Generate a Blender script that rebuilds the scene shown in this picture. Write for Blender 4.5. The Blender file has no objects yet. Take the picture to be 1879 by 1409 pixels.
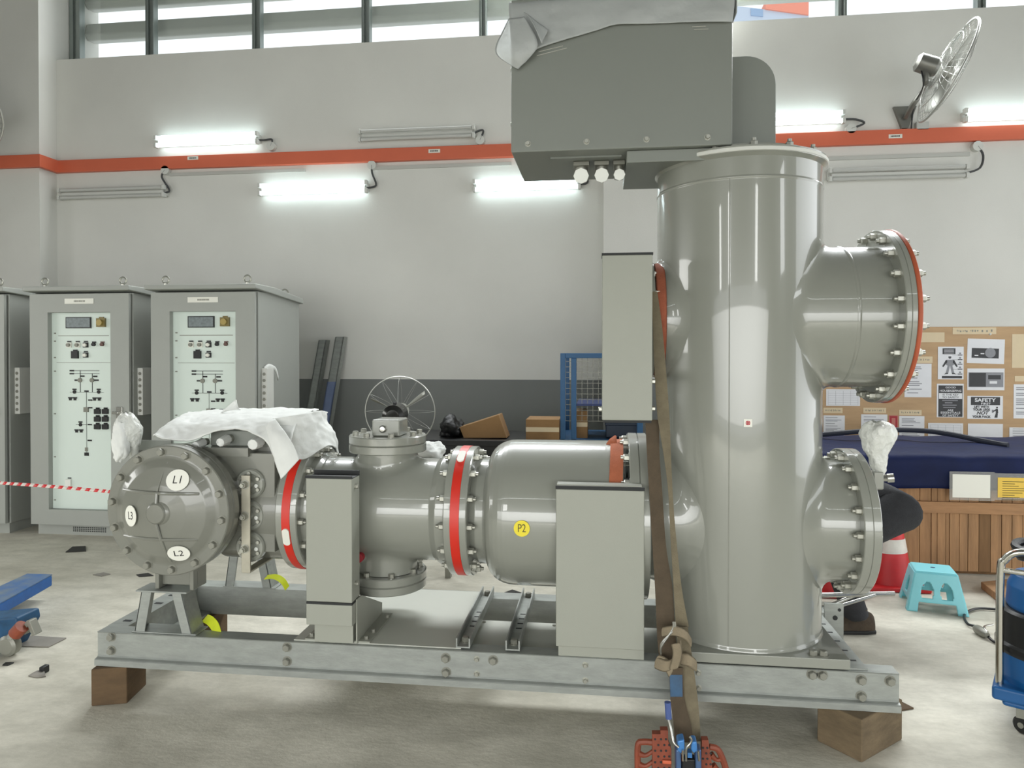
import bpy, bmesh, math, random
from mathutils import Vector, Matrix
random.seed(7)
C = bpy.context.scene.collection
V = Vector
PI = math.pi

# ------------------------------------------------------------------ camera model
FPX, CX, CY, CAMH = 1300., 939.5, 663., 1.6
YAW, PITCH = math.atan(.125), math.radians(.57)
_ca, _sa, _cp, _sp = math.cos(YAW), math.sin(YAW), math.cos(PITCH), math.sin(PITCH)
_R = V((_ca, _sa, 0)); _F = V((-_sa*_cp, _ca*_cp, -_sp)); _U = V((-_sa*_sp, _ca*_sp, _cp))
CAM = V((0, 0, CAMH))
def _ray(u, v): return _F + _R*((u-CX)/FPX) + _U*((CY-v)/FPX)
def PY(u, v, Y): d = _ray(u, v); return CAM + d*(Y/d.y)
def PZ(u, v, Z): d = _ray(u, v); return CAM + d*((Z-CAMH)/d.z)
def PX(u, v, X): d = _ray(u, v); return CAM + d*(X/d.x)

# ------------------------------------------------------------------ materials
def srgb(c):
    f = lambda x: x/12.92 if x <= .04045 else ((x+.055)/1.055)**2.4
    return tuple(f(x/255.) for x in c) + (1,)
def mat(name, c, rough=.5, metal=0., var=.0, scale=6., bump=0., bscale=60., coat=0., stretch=None, c2=None, trans=0., alpha=1., spec=.5, emit=None):
    m = bpy.data.materials.new(name); m.use_nodes = True
    nt = m.node_tree; N = nt.nodes; L = nt.links
    b = N['Principled BSDF']
    b.inputs['Roughness'].default_value = rough; b.inputs['Metallic'].default_value = metal
    b.inputs['Coat Weight'].default_value = coat; b.inputs['Specular IOR Level'].default_value = spec
    b.inputs['Coat Roughness'].default_value = .03
    col = srgb(c); b.inputs['Base Color'].default_value = col
    if trans: b.inputs['Transmission Weight'].default_value = trans
    b.inputs['Alpha'].default_value = alpha
    tc = None
    if var or bump or c2:
        tc = N.new('ShaderNodeTexCoord'); mp = N.new('ShaderNodeMapping'); L.new(tc.outputs['Object'], mp.inputs['Vector'])
        if stretch: mp.inputs['Scale'].default_value = stretch
    if var or c2:
        n = N.new('ShaderNodeTexNoise'); n.inputs['Scale'].default_value = scale; n.inputs['Detail'].default_value = 6; n.inputs['Roughness'].default_value = .62
        L.new(mp.outputs['Vector'], n.inputs['Vector'])
        r = N.new('ShaderNodeValToRGB'); r.color_ramp.elements[0].position = .32; r.color_ramp.elements[1].position = .68
        d = srgb(c2) if c2 else tuple(x*(1-var) for x in col[:3]) + (1,)
        r.color_ramp.elements[0].color = d; r.color_ramp.elements[1].color = col
        L.new(n.outputs['Fac'], r.inputs['Fac']); L.new(r.outputs['Color'], b.inputs['Base Color'])
    if bump:
        n2 = N.new('ShaderNodeTexNoise'); n2.inputs['Scale'].default_value = bscale; n2.inputs['Detail'].default_value = 4
        L.new(mp.outputs['Vector'], n2.inputs['Vector'])
        bp = N.new('ShaderNodeBump'); bp.inputs['Strength'].default_value = bump; bp.inputs['Distance'].default_value = .01
        L.new(n2.outputs['Fac'], bp.inputs['Height']); L.new(bp.outputs['Normal'], b.inputs['Normal'])
    if emit:
        b.inputs['Emission Color'].default_value = srgb(emit[0]); b.inputs['Emission Strength'].default_value = emit[1]
    return m
M = {}
M['wallpaint'] = mat('wall_paint', (214, 214, 208), .8, var=.04, scale=1.2, bump=.05, bscale=120)
M['concrete_paint'] = mat('reveal_paint', (206, 208, 203), .8, var=.04, scale=2)
M['gloss'] = mat('grey_gloss_paint', (138, 140, 131), .28, var=.02, scale=2, coat=.9)
M['gloss_dark'] = mat('grey_cast_paint', (120, 121, 112), .3, var=.04, scale=5, bump=.03, bscale=90, coat=.4)
M['boxgrey'] = mat('grey_enclosure_paint', (124, 128, 121), .42, var=.03, scale=3)
M['coverpaint'] = mat('pale_cover_paint', (149, 151, 140), .5, var=.02, scale=4, bump=.05, bscale=300)
M['cabinet'] = mat('cabinet_grey', (156, 159, 153), .5, var=.03, scale=4, bump=.04, bscale=250)
M['cabpanel'] = mat('mimic_panel_white', (214, 226, 218), .4, var=.02, scale=3)
M['galv'] = mat('galvanised_steel', (158, 162, 157), .42, .35, var=.22, scale=9, bump=.06, bscale=40, stretch=(1, 3, 3))
M['steel'] = mat('bright_steel', (190, 190, 184), .25, .9, var=.1, scale=20)
M['zinc'] = mat('zinc_bolt', (172, 172, 162), .35, .7, var=.1, scale=40)
M['boltgrey'] = mat('painted_bolt', (132, 132, 122), .4, .2)
M['alum'] = mat('anodised_aluminium', (150, 158, 154), .35, .6, var=.1, scale=12, stretch=(1, 1, .1))
M['louvre'] = mat('louvre_paint', (200, 202, 196), .7, var=.06, scale=4)
M['dark'] = mat('dark_rubber', (34, 36, 36), .7)
M['black'] = mat('black_plastic', (22, 23, 24), .45)
M['charcoal'] = mat('charcoal_cloth', (50, 51, 54), .95, var=.25, scale=30, bump=.3, bscale=160)
M['red'] = mat('red_band', (208, 44, 28), .45, var=.08, scale=14)
M['orangeplate'] = mat('orange_blanking_plate', (176, 86, 54), .55, var=.15, scale=10)
M['orange'] = mat('orange_trunking', (208, 104, 74), .45, var=.05, scale=4)
M['white'] = mat('white_plastic', (226, 228, 222), .45)
M['label'] = mat('label_white', (226, 226, 216), .5)
M['ink'] = mat('black_print', (30, 30, 30), .7)
M['yellow'] = mat('yellow_label', (226, 208, 40), .5)
M['inky'] = mat('olive_print', (70, 66, 20), .6)
M['foam'] = mat('white_foam_sheet', (222, 224, 220), .8, var=.05, scale=10, bump=.25, bscale=25, spec=.3)
M['film'] = mat('milky_film', (188, 192, 190), .35, var=.06, scale=7, bump=.35, bscale=16, trans=.25)
M['bubble'] = mat('bubble_wrap', (232, 234, 228), .25, var=.06, scale=30, bump=.9, bscale=45, trans=.18)
M['tube'] = mat('lit_tube', (255, 255, 255), .5, emit=((230, 250, 255), 5.6))
M['tube_off'] = mat('unlit_tube', (186, 187, 182), .3)
M['batten'] = mat('batten_white', (204, 205, 199), .5)
M['cord'] = mat('dark_cord', (64, 66, 66), .6)
M['conduit'] = mat('conduit_grey', (186, 187, 181), .5)
M['fan'] = mat('fan_grey_metal', (128, 128, 122), .35, .6)
M['fandark'] = mat('fan_dark_motor', (58, 58, 56), .2, .6)
M['wire'] = mat('fan_wire', (165, 166, 160), .35, .6)
M['blade'] = mat('fan_blade', (176, 177, 170), .45, .2)
M['card'] = mat('cardboard', (152, 118, 78), .85, var=.12, scale=9)
M['wood'] = mat('crate_timber', (172, 132, 92), .75, var=.4, scale=5, bump=.15, bscale=50, stretch=(5, 5, .5))
M['woodrail'] = mat('crate_rail_timber', (176, 134, 94), .75, var=.35, scale=5, bump=.15, bscale=50, stretch=(.6, 5, 6))
M['wooddark'] = mat('dark_timber_plank', (128, 96, 62), .8, var=.3, scale=6, stretch=(5, 5, .5))
M['block'] = mat('old_timber_block', (116, 100, 76), .85, var=.4, scale=9, bump=.3, bscale=60, stretch=(1, 1, 3))
M['block2'] = mat('old_brown_block', (96, 76, 52), .85, var=.3, scale=9, bump=.3, bscale=60, stretch=(1, 1, 3))
M['tarp'] = mat('navy_tarpaulin', (17, 30, 72), .6, spec=.2, var=.35, scale=5, bump=.5, bscale=7, stretch=(1, 2, 1))
M['board'] = mat('plywood_board', (198, 166, 128), .8, var=.16, scale=4, stretch=(.6, 1, 3))
M['paper'] = mat('paper_white', (232, 234, 238), .6, var=.04, scale=10)
M['papertape'] = mat('masking_tape', (222, 204, 170), .6, var=.05, scale=9)
M['papergrey'] = mat('printed_grey', (146, 148, 154), .6, var=.1, scale=60)
M['printdark'] = mat('printed_dark', (62, 63, 66), .6, var=.1, scale=30)
M['paperyellow'] = mat('yellow_sheet', (226, 190, 78), .6, var=.06, scale=20)
M['sleeve'] = mat('clear_sleeve', (206, 206, 200), .2, alpha=.22)
M['cone_red'] = mat('cone_red', (204, 36, 40), .5, var=.12, scale=10)
M['cone_white'] = mat('cone_white', (222, 214, 204), .5, var=.2, scale=12)
M['stool'] = mat('cyan_plastic', (132, 212, 222), .35, var=.05, scale=8)
M['blue'] = mat('pallet_blue', (34, 92, 160), .45, var=.3, scale=14)
M['bluedk'] = mat('worn_blue', (26, 78, 116), .55, var=.4, scale=18)
M['blueworn'] = mat('worn_blue_top', (104, 116, 124), .6, c2=(52, 92, 142), scale=9)
M['rackblue'] = mat('rack_blue', (42, 92, 136), .5, var=.15, scale=9)
M['navy'] = mat('bin_navy', (44, 56, 74), .5)
M['cartblue'] = mat('cart_blue', (20, 84, 140), .4, var=.1, scale=8)
M['chrome'] = mat('chrome_tube', (206, 204, 196), .16, 1.)
M['tan'] = mat('tan_webbing', (118, 109, 88), .9, var=.25, scale=20, bump=.3, bscale=200)
M['brown'] = mat('brown_webbing', (86, 74, 58), .9, var=.25, scale=20, bump=.3, bscale=200)
M['knot'] = mat('knotted_webbing', (138, 126, 104), .9, var=.25, scale=16, bump=.3, bscale=200)
M['slingred'] = mat('faded_red_webbing', (164, 92, 66), .9, var=.25, scale=16, bump=.3, bscale=160)
M['slingorange'] = mat('orange_webbing', (184, 106, 74), .9, var=.2, scale=16, bump=.3, bscale=160)
M['rust'] = mat('rust_orange_paint', (140, 68, 44), .6, var=.35, scale=16)
M['clampblue'] = mat('clamp_blue', (70, 128, 190), .35, .2)
M['lime'] = mat('lime_tape', (202, 214, 36), .6, var=.15, scale=20)
M['skin'] = mat('skin', (178, 128, 98), .6)
M['hair'] = mat('black_hair', (24, 20, 18), .7)
M['boot'] = mat('worn_boot', (74, 62, 48), .85, var=.4, scale=18, bump=.4, bscale=60)
M['debris'] = mat('black_scrap', (50, 49, 46), .85, var=.3, scale=14)
M['plate'] = mat('grey_scrap_plate', (140, 136, 128), .7, var=.15, scale=10)
M['glass'] = mat('amber_switch', (126, 112, 66), .35)
M['lcd'] = mat('display_grey', (128, 138, 140), .4, var=.35, scale=45)
M['redink'] = mat('red_print', (170, 44, 54), .6)
M['amber_knob'] = mat('amber_knob', (166, 146, 84), .35)
M['brownbutton'] = mat('brown_button', (98, 70, 62), .5)
M['rimhighlight'] = mat('rim_highlight', (206, 207, 200), .5)  # pale colour standing in for the highlight on the tank rim
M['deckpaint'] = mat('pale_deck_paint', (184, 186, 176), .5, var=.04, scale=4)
M['pink'] = mat('pink_strip', (196, 120, 110), .6)

def wall_mat():
    m = bpy.data.materials.new('wall_two_tone_paint'); m.use_nodes = True
    nt = m.node_tree; N = nt.nodes; L = nt.links; b = N['Principled BSDF']; b.inputs['Roughness'].default_value = .75
    tc = N.new('ShaderNodeTexCoord'); sx = N.new('ShaderNodeSeparateXYZ'); L.new(tc.outputs['Object'], sx.inputs[0])
    gt = N.new('ShaderNodeMath'); gt.operation = 'GREATER_THAN'; gt.inputs[1].default_value = 1.322; L.new(sx.outputs['Z'], gt.inputs[0])
    n = N.new('ShaderNodeTexNoise'); n.inputs['Scale'].default_value = 1.4; n.inputs['Detail'].default_value = 5; L.new(tc.outputs['Object'], n.inputs['Vector'])
    def ramp(a, c):
        r = N.new('ShaderNodeValToRGB'); r.color_ramp.elements[0].position = .3; r.color_ramp.elements[1].position = .7
        r.color_ramp.elements[0].color = srgb(a); r.color_ramp.elements[1].color = srgb(c); L.new(n.outputs['Fac'], r.inputs['Fac']); return r
    r1 = ramp((118, 121, 119), (125, 128, 126)); r2 = ramp((211, 211, 205), (218, 218, 212))
    mx = N.new('ShaderNodeMix'); mx.data_type = 'RGBA'; L.new(gt.outputs[0], mx.inputs['Factor'])
    L.new(r1.outputs['Color'], mx.inputs[6]); L.new(r2.outputs['Color'], mx.inputs[7]); L.new(mx.outputs[2], b.inputs['Base Color'])
    n2 = N.new('ShaderNodeTexNoise'); n2.inputs['Scale'].default_value = 90; L.new(tc.outputs['Object'], n2.inputs['Vector'])
    bp = N.new('ShaderNodeBump'); bp.inputs['Strength'].default_value = .08; bp.inputs['Distance'].default_value = .01
    L.new(n2.outputs['Fac'], bp.inputs['Height']); L.new(bp.outputs['Normal'], b.inputs['Normal'])
    return m
M['wall'] = wall_mat()
M['ceilpaint'] = mat('ceiling_grey', (84, 85, 84), .8, var=.05, scale=2)
M['hallpaint'] = mat('hall_wall_grey', (112, 113, 110), .8, var=.05, scale=2)

def floor_mat():
    m = bpy.data.materials.new('worn_concrete_floor'); m.use_nodes = True
    nt = m.node_tree; N = nt.nodes; L = nt.links; b = N['Principled BSDF']; b.inputs['Roughness'].default_value = .62; b.inputs['Specular IOR Level'].default_value = .35
    tc = N.new('ShaderNodeTexCoord')
    def noise(sc, st, det=7, ro=.6):
        mp = N.new('ShaderNodeMapping'); mp.inputs['Scale'].default_value = st; L.new(tc.outputs['Object'], mp.inputs['Vector'])
        n = N.new('ShaderNodeTexNoise'); n.inputs['Scale'].default_value = sc; n.inputs['Detail'].default_value = det; n.inputs['Roughness'].default_value = ro
        L.new(mp.outputs['Vector'], n.inputs['Vector']); return n
    a = noise(.9, (1, 1, 1)); c = noise(3.2, (1, 2.2, 1)); d = noise(26, (1, 1.6, 1), 5, .7)
    r = N.new('ShaderNodeValToRGB'); r.color_ramp.elements[0].position = .34; r.color_ramp.elements[1].position = .62
    r.color_ramp.elements[0].color = srgb((190, 186, 171)); r.color_ramp.elements[1].color = srgb((222, 218, 204)); L.new(a.outputs['Fac'], r.inputs['Fac'])
    r2 = N.new('ShaderNodeValToRGB'); r2.color_ramp.elements[0].position = .3; r2.color_ramp.elements[1].position = .6
    r2.color_ramp.elements[0].color = (.76, .76, .75, 1); r2.color_ramp.elements[1].color = (1, 1, 1, 1); L.new(c.outputs['Fac'], r2.inputs['Fac'])
    r3 = N.new('ShaderNodeValToRGB'); r3.color_ramp.elements[0].position = .3; r3.color_ramp.elements[1].position = .7
    r3.color_ramp.elements[0].color = (.86, .86, .85, 1); r3.color_ramp.elements[1].color = (1, 1, 1, 1); L.new(d.outputs['Fac'], r3.inputs['Fac'])
    def mul(x, y):
        q = N.new('ShaderNodeMix'); q.data_type = 'RGBA'; q.blend_type = 'MULTIPLY'; q.inputs['Factor'].default_value = 1
        L.new(x, q.inputs[6]); L.new(y, q.inputs[7]); return q.outputs[2]
    L.new(mul(mul(r.outputs['Color'], r2.outputs['Color']), r3.outputs['Color']), b.inputs['Base Color'])
    bp = N.new('ShaderNodeBump'); bp.inputs['Strength'].default_value = .25; bp.inputs['Distance'].default_value = .01
    L.new(d.outputs['Fac'], bp.inputs['Height']); L.new(bp.outputs['Normal'], b.inputs['Normal'])
    return m
M['floor'] = floor_mat()

# ------------------------------------------------------------------ mesh helpers
def BM(): return bmesh.new()
def addmesh(bm, vs, fs, mi=0):
    v = [bm.verts.new(p) for p in vs]
    for f in fs:
        try:
            q = bm.faces.new([v[i] for i in f]); q.material_index = mi
        except ValueError: pass
    return v
def box(bm, x0, x1, y0, y1, z0, z1, mi=0, mtx=None):
    vs = [V((x, y, z)) for x in (x0, x1) for y in (y0, y1) for z in (z0, z1)]
    if mtx: vs = [mtx @ v for v in vs]
    addmesh(bm, vs, [(0, 1, 3, 2), (4, 6, 7, 5), (0, 4, 5, 1), (2, 3, 7, 6), (0, 2, 6, 4), (1, 5, 7, 3)], mi)
    return bm
def frame3(ax):
    ax = V(ax).normalized(); t = V((0, 0, 1)) if abs(ax.z) < .9 else V((1, 0, 0))
    u = ax.cross(t).normalized(); w = ax.cross(u).normalized(); return ax, u, w
def lathe(bm, prof, org, ax, seg=48, mi=0, arc=None):
    """prof: list of (radius, distance along axis)."""
    ax, u, w = frame3(ax); org = V(org); rings = []
    q = [prof[0]]
    for (ra, ta), (rb_, tb) in zip(prof, prof[1:]):      # support loops keep long faces true in reflections
        L = math.hypot(rb_-ra, tb-ta)
        if L > .02 and ra > 1e-6: q.append((ra+(rb_-ra)*.004/L, ta+(tb-ta)*.004/L))
        if L > .02 and rb_ > 1e-6: q.append((rb_+(ra-rb_)*.004/L, tb+(ta-tb)*.004/L))
        q.append((rb_, tb))
    prof = q
    a0, a1 = arc if arc else (0, 2*PI); n = seg if not arc else seg+1
    for r, t in prof:
        if r < 1e-6: rings.append([bm.verts.new(org+ax*t)])
        else: rings.append([bm.verts.new(org+ax*t+(u*math.cos(a0+(a1-a0)*k/seg)+w*math.sin(a0+(a1-a0)*k/seg))*r) for k in range(n)])
    for a, b in zip(rings, rings[1:]):
        m = seg
        for k in range(m):
            k2 = (k+1) % n
            if len(a) == 1 and len(b) == 1: continue
            if len(a) == 1: q = [a[0], b[k2], b[k]]
            elif len(b) == 1: q = [a[k], a[k2], b[0]]
            else: q = [a[k], a[k2], b[k2], b[k]]
            try: f = bm.faces.new(q); f.material_index = mi
            except ValueError: pass
    return bm
def cyl(bm, p0, p1, r0, r1=None, seg=24, mi=0):
    p0, p1 = V(p0), V(p1); r1 = r0 if r1 is None else r1; L = (p1-p0).length
    return lathe(bm, [(0, 0), (r0, 0), (r1, L), (0, L)], p0, p1-p0, seg, mi)
def tube(bm, pts, r, seg=8, mi=0, closed=False):
    pts = [V(p) for p in pts]; n = len(pts); rings = []; up = None
    for i, p in enumerate(pts):
        a = pts[(i-1) % n] if (closed or i > 0) else p; b = pts[(i+1) % n] if (closed or i < n-1) else p
        t = (b-a).normalized()
        if up is None: _, u, w = frame3(t)
        else:
            u = (up - t*up.dot(t))
            u = u.normalized() if u.length > 1e-6 else frame3(t)[1]
            w = t.cross(u)
        up = u; rr = r[i] if isinstance(r, (list, tuple)) else r
        rings.append([bm.verts.new(p+(u*math.cos(2*PI*k/seg)+w*math.sin(2*PI*k/seg))*rr) for k in range(seg)])
    for i in range(n if closed else n-1):
        a, b = rings[i], rings[(i+1) % n]
        for k in range(seg):
            try: f = bm.faces.new([a[k], a[(k+1) % seg], b[(k+1) % seg], b[k]]); f.material_index = mi
            except ValueError: pass
    if not closed:
        for q in (rings[0][::-1], rings[-1]): bm.faces.new(q).material_index = mi
    return bm
def prism(bm, poly, d, mi=0):
    """poly: 3D points of a planar face; d: extrusion vector."""
    poly = [V(p) for p in poly]; d = V(d); n = len(poly)
    a = [bm.verts.new(p) for p in poly]; b = [bm.verts.new(p+d) for p in poly]
    fs = [bm.faces.new(a[::-1]), bm.faces.new(b)] + [bm.faces.new([a[i], a[(i+1) % n], b[(i+1) % n], b[i]]) for i in range(n)]
    for f in fs: f.material_index = mi
    return bm
def ribbon(bm, pts, wdirs, thick=.004, mi=0):
    """flat strap: centre points and half-width vectors."""
    pts = [V(p) for p in pts]; n = len(pts); rings = []
    for i, p in enumerate(pts):
        t = (pts[min(i+1, n-1)]-pts[max(i-1, 0)]).normalized(); w = V(wdirs[i] if isinstance(wdirs, list) else wdirs)
        nn = t.cross(w).normalized()*thick*.5
        rings.append([bm.verts.new(q) for q in (p-w-nn, p+w-nn, p+w+nn, p-w+nn)])
    for a, b in zip(rings, rings[1:]):
        for k in range(4): bm.faces.new([a[k], a[(k+1) % 4], b[(k+1) % 4], b[k]]).material_index = mi
    bm.faces.new(rings[0][::-1]).material_index = mi; bm.faces.new(rings[-1]).material_index = mi
    return bm
def spline(pts, n=6):
    pts = [V(p) for p in pts]; out = []
    for i in range(len(pts)-1):
        p0, p1, p2, p3 = pts[max(i-1, 0)], pts[i], pts[i+1], pts[min(i+2, len(pts)-1)]
        for k in range(n):
            t = k/n; out.append(.5*((2*p1)+(p2-p0)*t+(2*p0-5*p1+4*p2-p3)*t*t+(3*p1-p0-3*p2+p3)*t**3))
    return out+[pts[-1]]
def sheet(bm, rows, mi=0):
    g = [[bm.verts.new(V(p)) for p in r] for r in rows]
    for a, b in zip(g, g[1:]):
        for k in range(len(a)-1): bm.faces.new([a[k], a[k+1], b[k+1], b[k]]).material_index = mi
    return bm
_fc = {}
def text(bm, s, size, org, xd=(1, 0, 0), yd=(0, 0, 1), mi=1, align='CENTER', sx=1., shear=0., bold=0.):
    cu = bpy.data.curves.new('tmp', 'FONT'); cu.body = s; cu.size = 1; cu.align_x = align; cu.align_y = 'CENTER'; cu.offset = bold; cu.shear = shear
    o = bpy.data.objects.new('tmp', cu); C.objects.link(o)
    dg = bpy.context.evaluated_depsgraph_get(); me = o.evaluated_get(dg).to_mesh()
    org, xd, yd = V(org), V(xd).normalized(), V(yd).normalized()
    addmesh(bm, [org+xd*(v.co.x*size*sx)+yd*(v.co.y*size) for v in me.vertices], [tuple(p.vertices) for p in me.polygons], mi)
    o.evaluated_get(dg).to_mesh_clear(); bpy.data.objects.remove(o); bpy.data.curves.remove(cu)

ORG = {}
def obj(name, bm, mats, parent=None, label=None, bevel=0, sub=0, sharp=32, local=False, solid=0, seg=2, kind=None):
    me = bpy.data.meshes.new(name)
    if not local:
        off = ORG.get(parent.name, V()) if parent else V()
        if off.length: bmesh.ops.translate(bm, verts=bm.verts, vec=-off)
    bmesh.ops.recalc_face_normals(bm, faces=bm.faces)
    bm.to_mesh(me); bm.free()
    o = bpy.data.objects.new(name, me); C.objects.link(o)
    for m in (mats if isinstance(mats, (list, tuple)) else [mats]): me.materials.append(M[m] if isinstance(m, str) else m)
    for p in me.polygons: p.use_smooth = True
    me.set_sharp_from_angle(angle=math.radians(sharp))
    if parent:
        o.parent = parent; ORG[o.name] = ORG.get(parent.name, V())
    if sub:
        s = o.modifiers.new('u', 'SUBSURF'); s.levels = sub; s.render_levels = sub; s.boundary_smooth = 'PRESERVE_CORNERS'
    if solid:
        s = o.modifiers.new('s', 'SOLIDIFY'); s.thickness = solid; s.offset = 0
    if bevel:
        b = o.modifiers.new('b', 'BEVEL'); b.width = bevel; b.segments = seg; b.limit_method = 'ANGLE'; b.angle_limit = math.radians(40); b.harden_normals = True
    if label: o['label'] = label
    if kind: o['kind'] = kind
    return o
def tag(o, label, cat, group=None):
    o['label'] = label; o['category'] = cat
    if group: o['group'] = group
    return o
def crinkle(o, amp, size):
    t = bpy.data.textures.new('crinkle', 'CLOUDS'); t.noise_scale = size; t.noise_depth = 2
    d = o.modifiers.new('d', 'DISPLACE'); d.texture = t; d.strength = amp; d.mid_level = .5; d.texture_coords = 'GLOBAL'
    if 's' in o.modifiers:                       # crinkle before thickening
        o.modifiers.move(len(o.modifiers)-1, list(o.modifiers.keys()).index('s'))
    return o
def thing(name, label, cat, loc=(0, 0, 0), group=None, rotz=0):
    o = bpy.data.objects.new(name, None); C.objects.link(o); o.location = loc; o.rotation_euler = (0, 0, rotz)
    o.empty_display_size = .05
    ORG[o.name] = V(loc); return tag(o, label, cat, group)
def struct(name, bm, m, **k):
    o = obj(name, bm, m, **k); o['kind'] = 'structure'; return o
def dup(root, loc, label, group=None, rotz=None):
    r = root.copy(); C.objects.link(r); r.location = loc; r['label'] = label
    if rotz is not None: r.rotation_euler = (0, 0, rotz)
    if group: r['group'] = group
    for ch in list(root.children):
        c = ch.copy(); C.objects.link(c); c.parent = r
        for g in list(ch.children):
            d = g.copy(); C.objects.link(d); d.parent = c
    return r
def hexbolt_mesh(name, r, h, mats='zinc', stem=0.):
    bm = BM(); lathe(bm, [(0, -h*.2), (r*1.35, -h*.2), (r*1.35, h*.05), (0, h*.05)], (0, 0, 0), (0, 0, 1), 14)
    lathe(bm, [(0, 0), (r, 0), (r, h*.85), (r*.85, h), (0, h)], (0, 0, 0), (0, 0, 1), 6)
    if stem: lathe(bm, [(0, h), (r*.55, h), (r*.55, h+stem), (0, h+stem)], (0, 0, 0), (0, 0, 1), 10)
    bmesh.ops.recalc_face_normals(bm, faces=bm.faces)
    me = bpy.data.meshes.new(name); bm.to_mesh(me); bm.free(); me.materials.append(M[mats]); return me
def put(name, me, parent, p, ax, spin=0.):
    o = bpy.data.objects.new(name, me); C.objects.link(o); o.parent = parent
    o.location = V(p)-ORG.get(parent.name, V())
    o.rotation_mode = 'QUATERNION'; o.rotation_quaternion = V(ax).to_track_quat('Z', 'Y') @ Matrix.Rotation(spin, 3, 'Z').to_quaternion()
    ORG[o.name] = V(p); return o

# ================================================================== SETTING
WY = 7.7
XL, XR_, YF, ZC = -9.5, 6.6, -5.5, 7.2
bm = BM(); box(bm, XL-1, XR_+1, YF-3, WY+2.5, -.2, 0); struct('floor', bm, 'floor')
SILL = 5.09; WT = 6.5            # window opening in the back wall
bm = BM()
box(bm, XL, XR_, WY, WY+.72, 0, SILL); box(bm, XL, XR_, WY, WY+.72, WT, ZC)
box(bm, XL, -6.41, WY, WY+.72, SILL, WT); box(bm, XR_-.3, XR_, WY, WY+.72, SILL, WT)
struct('wall_back', bm, 'wall')
bm = BM(); box(bm, XL-.2, XR_+.2, YF-.2, WY+.72, ZC, ZC+.2); struct('ceiling', bm, 'ceilpaint')
# left wall; right wall with a tall door opening; front wall (behind the camera) with a door opening and high windows
bm = BM(); box(bm, XL-.25, XL, YF, WY, 0, ZC); struct('wall_left', bm, 'hallpaint')
bm = BM()
box(bm, XR_, XR_+.25, YF, -2.6, 0, ZC); box(bm, XR_, XR_+.25, -2.6, -1.0, 0, 2.7); box(bm, XR_, XR_+.25, -2.6, -1.0, 4.3, ZC); box(bm, XR_, XR_+.25, -1.0, 1.2, 0, ZC)
box(bm, XR_, XR_+.25, 6.4, WY, 0, ZC); box(bm, XR_, XR_+.25, 1.2, 6.4, 4.2, ZC)
struct('wall_right', bm, 'hallpaint')
bm = BM()
box(bm, XL, -7.5, YF-.25, YF, 0, 2.7); box(bm, 5.5, XR_, YF-.25, YF, 0, 2.7); box(bm, XL, XR_, YF-.25, YF, 4.3, ZC)
for a, b in ((XL, -5.6), (-4.6, -3.3), (-2.3, 2.3), (3.3, XR_)): box(bm, a, b, YF-.25, YF, 2.7, 4.3)
struct('wall_front', bm, 'hallpaint')
# pilasters
bm = BM(); box(bm, -7.6, -6.41, 7.435, WY, 0, ZC); struct('trim_1', bm, 'wall')
pc0 = PY(1107.5, 400, 7.44).x
bm = BM(); box(bm, pc0, pc0+1.15, 7.44, WY, 0, ZC); struct('trim_2', bm, 'wall')
# window: aluminium frames, panes open, concrete louvres outside
win = struct('window_1', box(BM(), -6.41, XR_-.3, WY+.18, WY+.36, SILL, SILL+.012), 'alum')
mx = [(131, 150), (270, 285), (465, 480), (665, 680), (880, 893), (1100, 1113), (1318, 1331), (1535, 1552), (1790, 1806)]
for a, b in mx:
    xa, xb = PY(a, 60, WY+.24).x, PY(b, 60, WY+.24).x; w = xb-xa; bm = BM()
    box(bm, xa, xa+w*.36, WY+.2, WY+.3, SILL+.012, WT); box(bm, xa+w*.3, xb-w*.3, WY+.23, WY+.27, SILL+.012, WT); box(bm, xb-w*.36, xb, WY+.2, WY+.3, SILL+.012, WT)
    obj('window_mullion', bm, 'alum', win, bevel=.008)
bm = BM(); box(bm, -6.41, XR_-.3, WY+.2, WY+.3, WT-.07, WT); obj('window_frame', bm, 'alum', win)
gm = bpy.data.materials.new('clear_pane'); gm.use_nodes = True; nt = gm.node_tree; nt.nodes.remove(nt.nodes['Principled BSDF'])
tr_, gl_, ms_ = nt.nodes.new('ShaderNodeBsdfTransparent'), nt.nodes.new('ShaderNodeBsdfGlossy'), nt.nodes.new('ShaderNodeMixShader')
tr_.inputs['Color'].default_value = (.97, .985, .98, 1); gl_.inputs['Roughness'].default_value = .02; ms_.inputs['Fac'].default_value = .05
nt.links.new(tr_.outputs[0], ms_.inputs[1]); nt.links.new(gl_.outputs[0], ms_.inputs[2]); nt.links.new(ms_.outputs[0], nt.nodes['Material Output'].inputs['Surface'])
for (a0, b0), (a1, b1) in zip(mx, mx[1:]):
    xa, xb = PY(b0, 60, WY+.24).x, PY(a1, 60, WY+.24).x; obj('window_pane', box(BM(), xa, xb, WY+.245, WY+.25, SILL+.012, WT-.07), gm, win)
zl0, zl1 = PY(210, 75, WY+.55).z, PY(210, 39, WY+.55).z
zp = PY(210, 75, WY+.55).z - 0; pit = PY(210, 17, WY+.55).z - zl0
for k in range(3):
    z0, z1 = zl0+k*pit, zl1+k*pit; bm = BM(); h = z1-z0
    prism(bm, [(-6.41, WY+.46, z0+h*.22), (-6.41, WY+.52, z0), (-6.41, WY+.66, z0+.02), (-6.41, WY+.7, z0+h*.5), (-6.41, WY+.62, z1), (-6.41, WY+.50, z1-h*.16)], (13, 0, 0))
    obj('louvre_blade', bm, 'louvre', win, bevel=.02)
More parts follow.
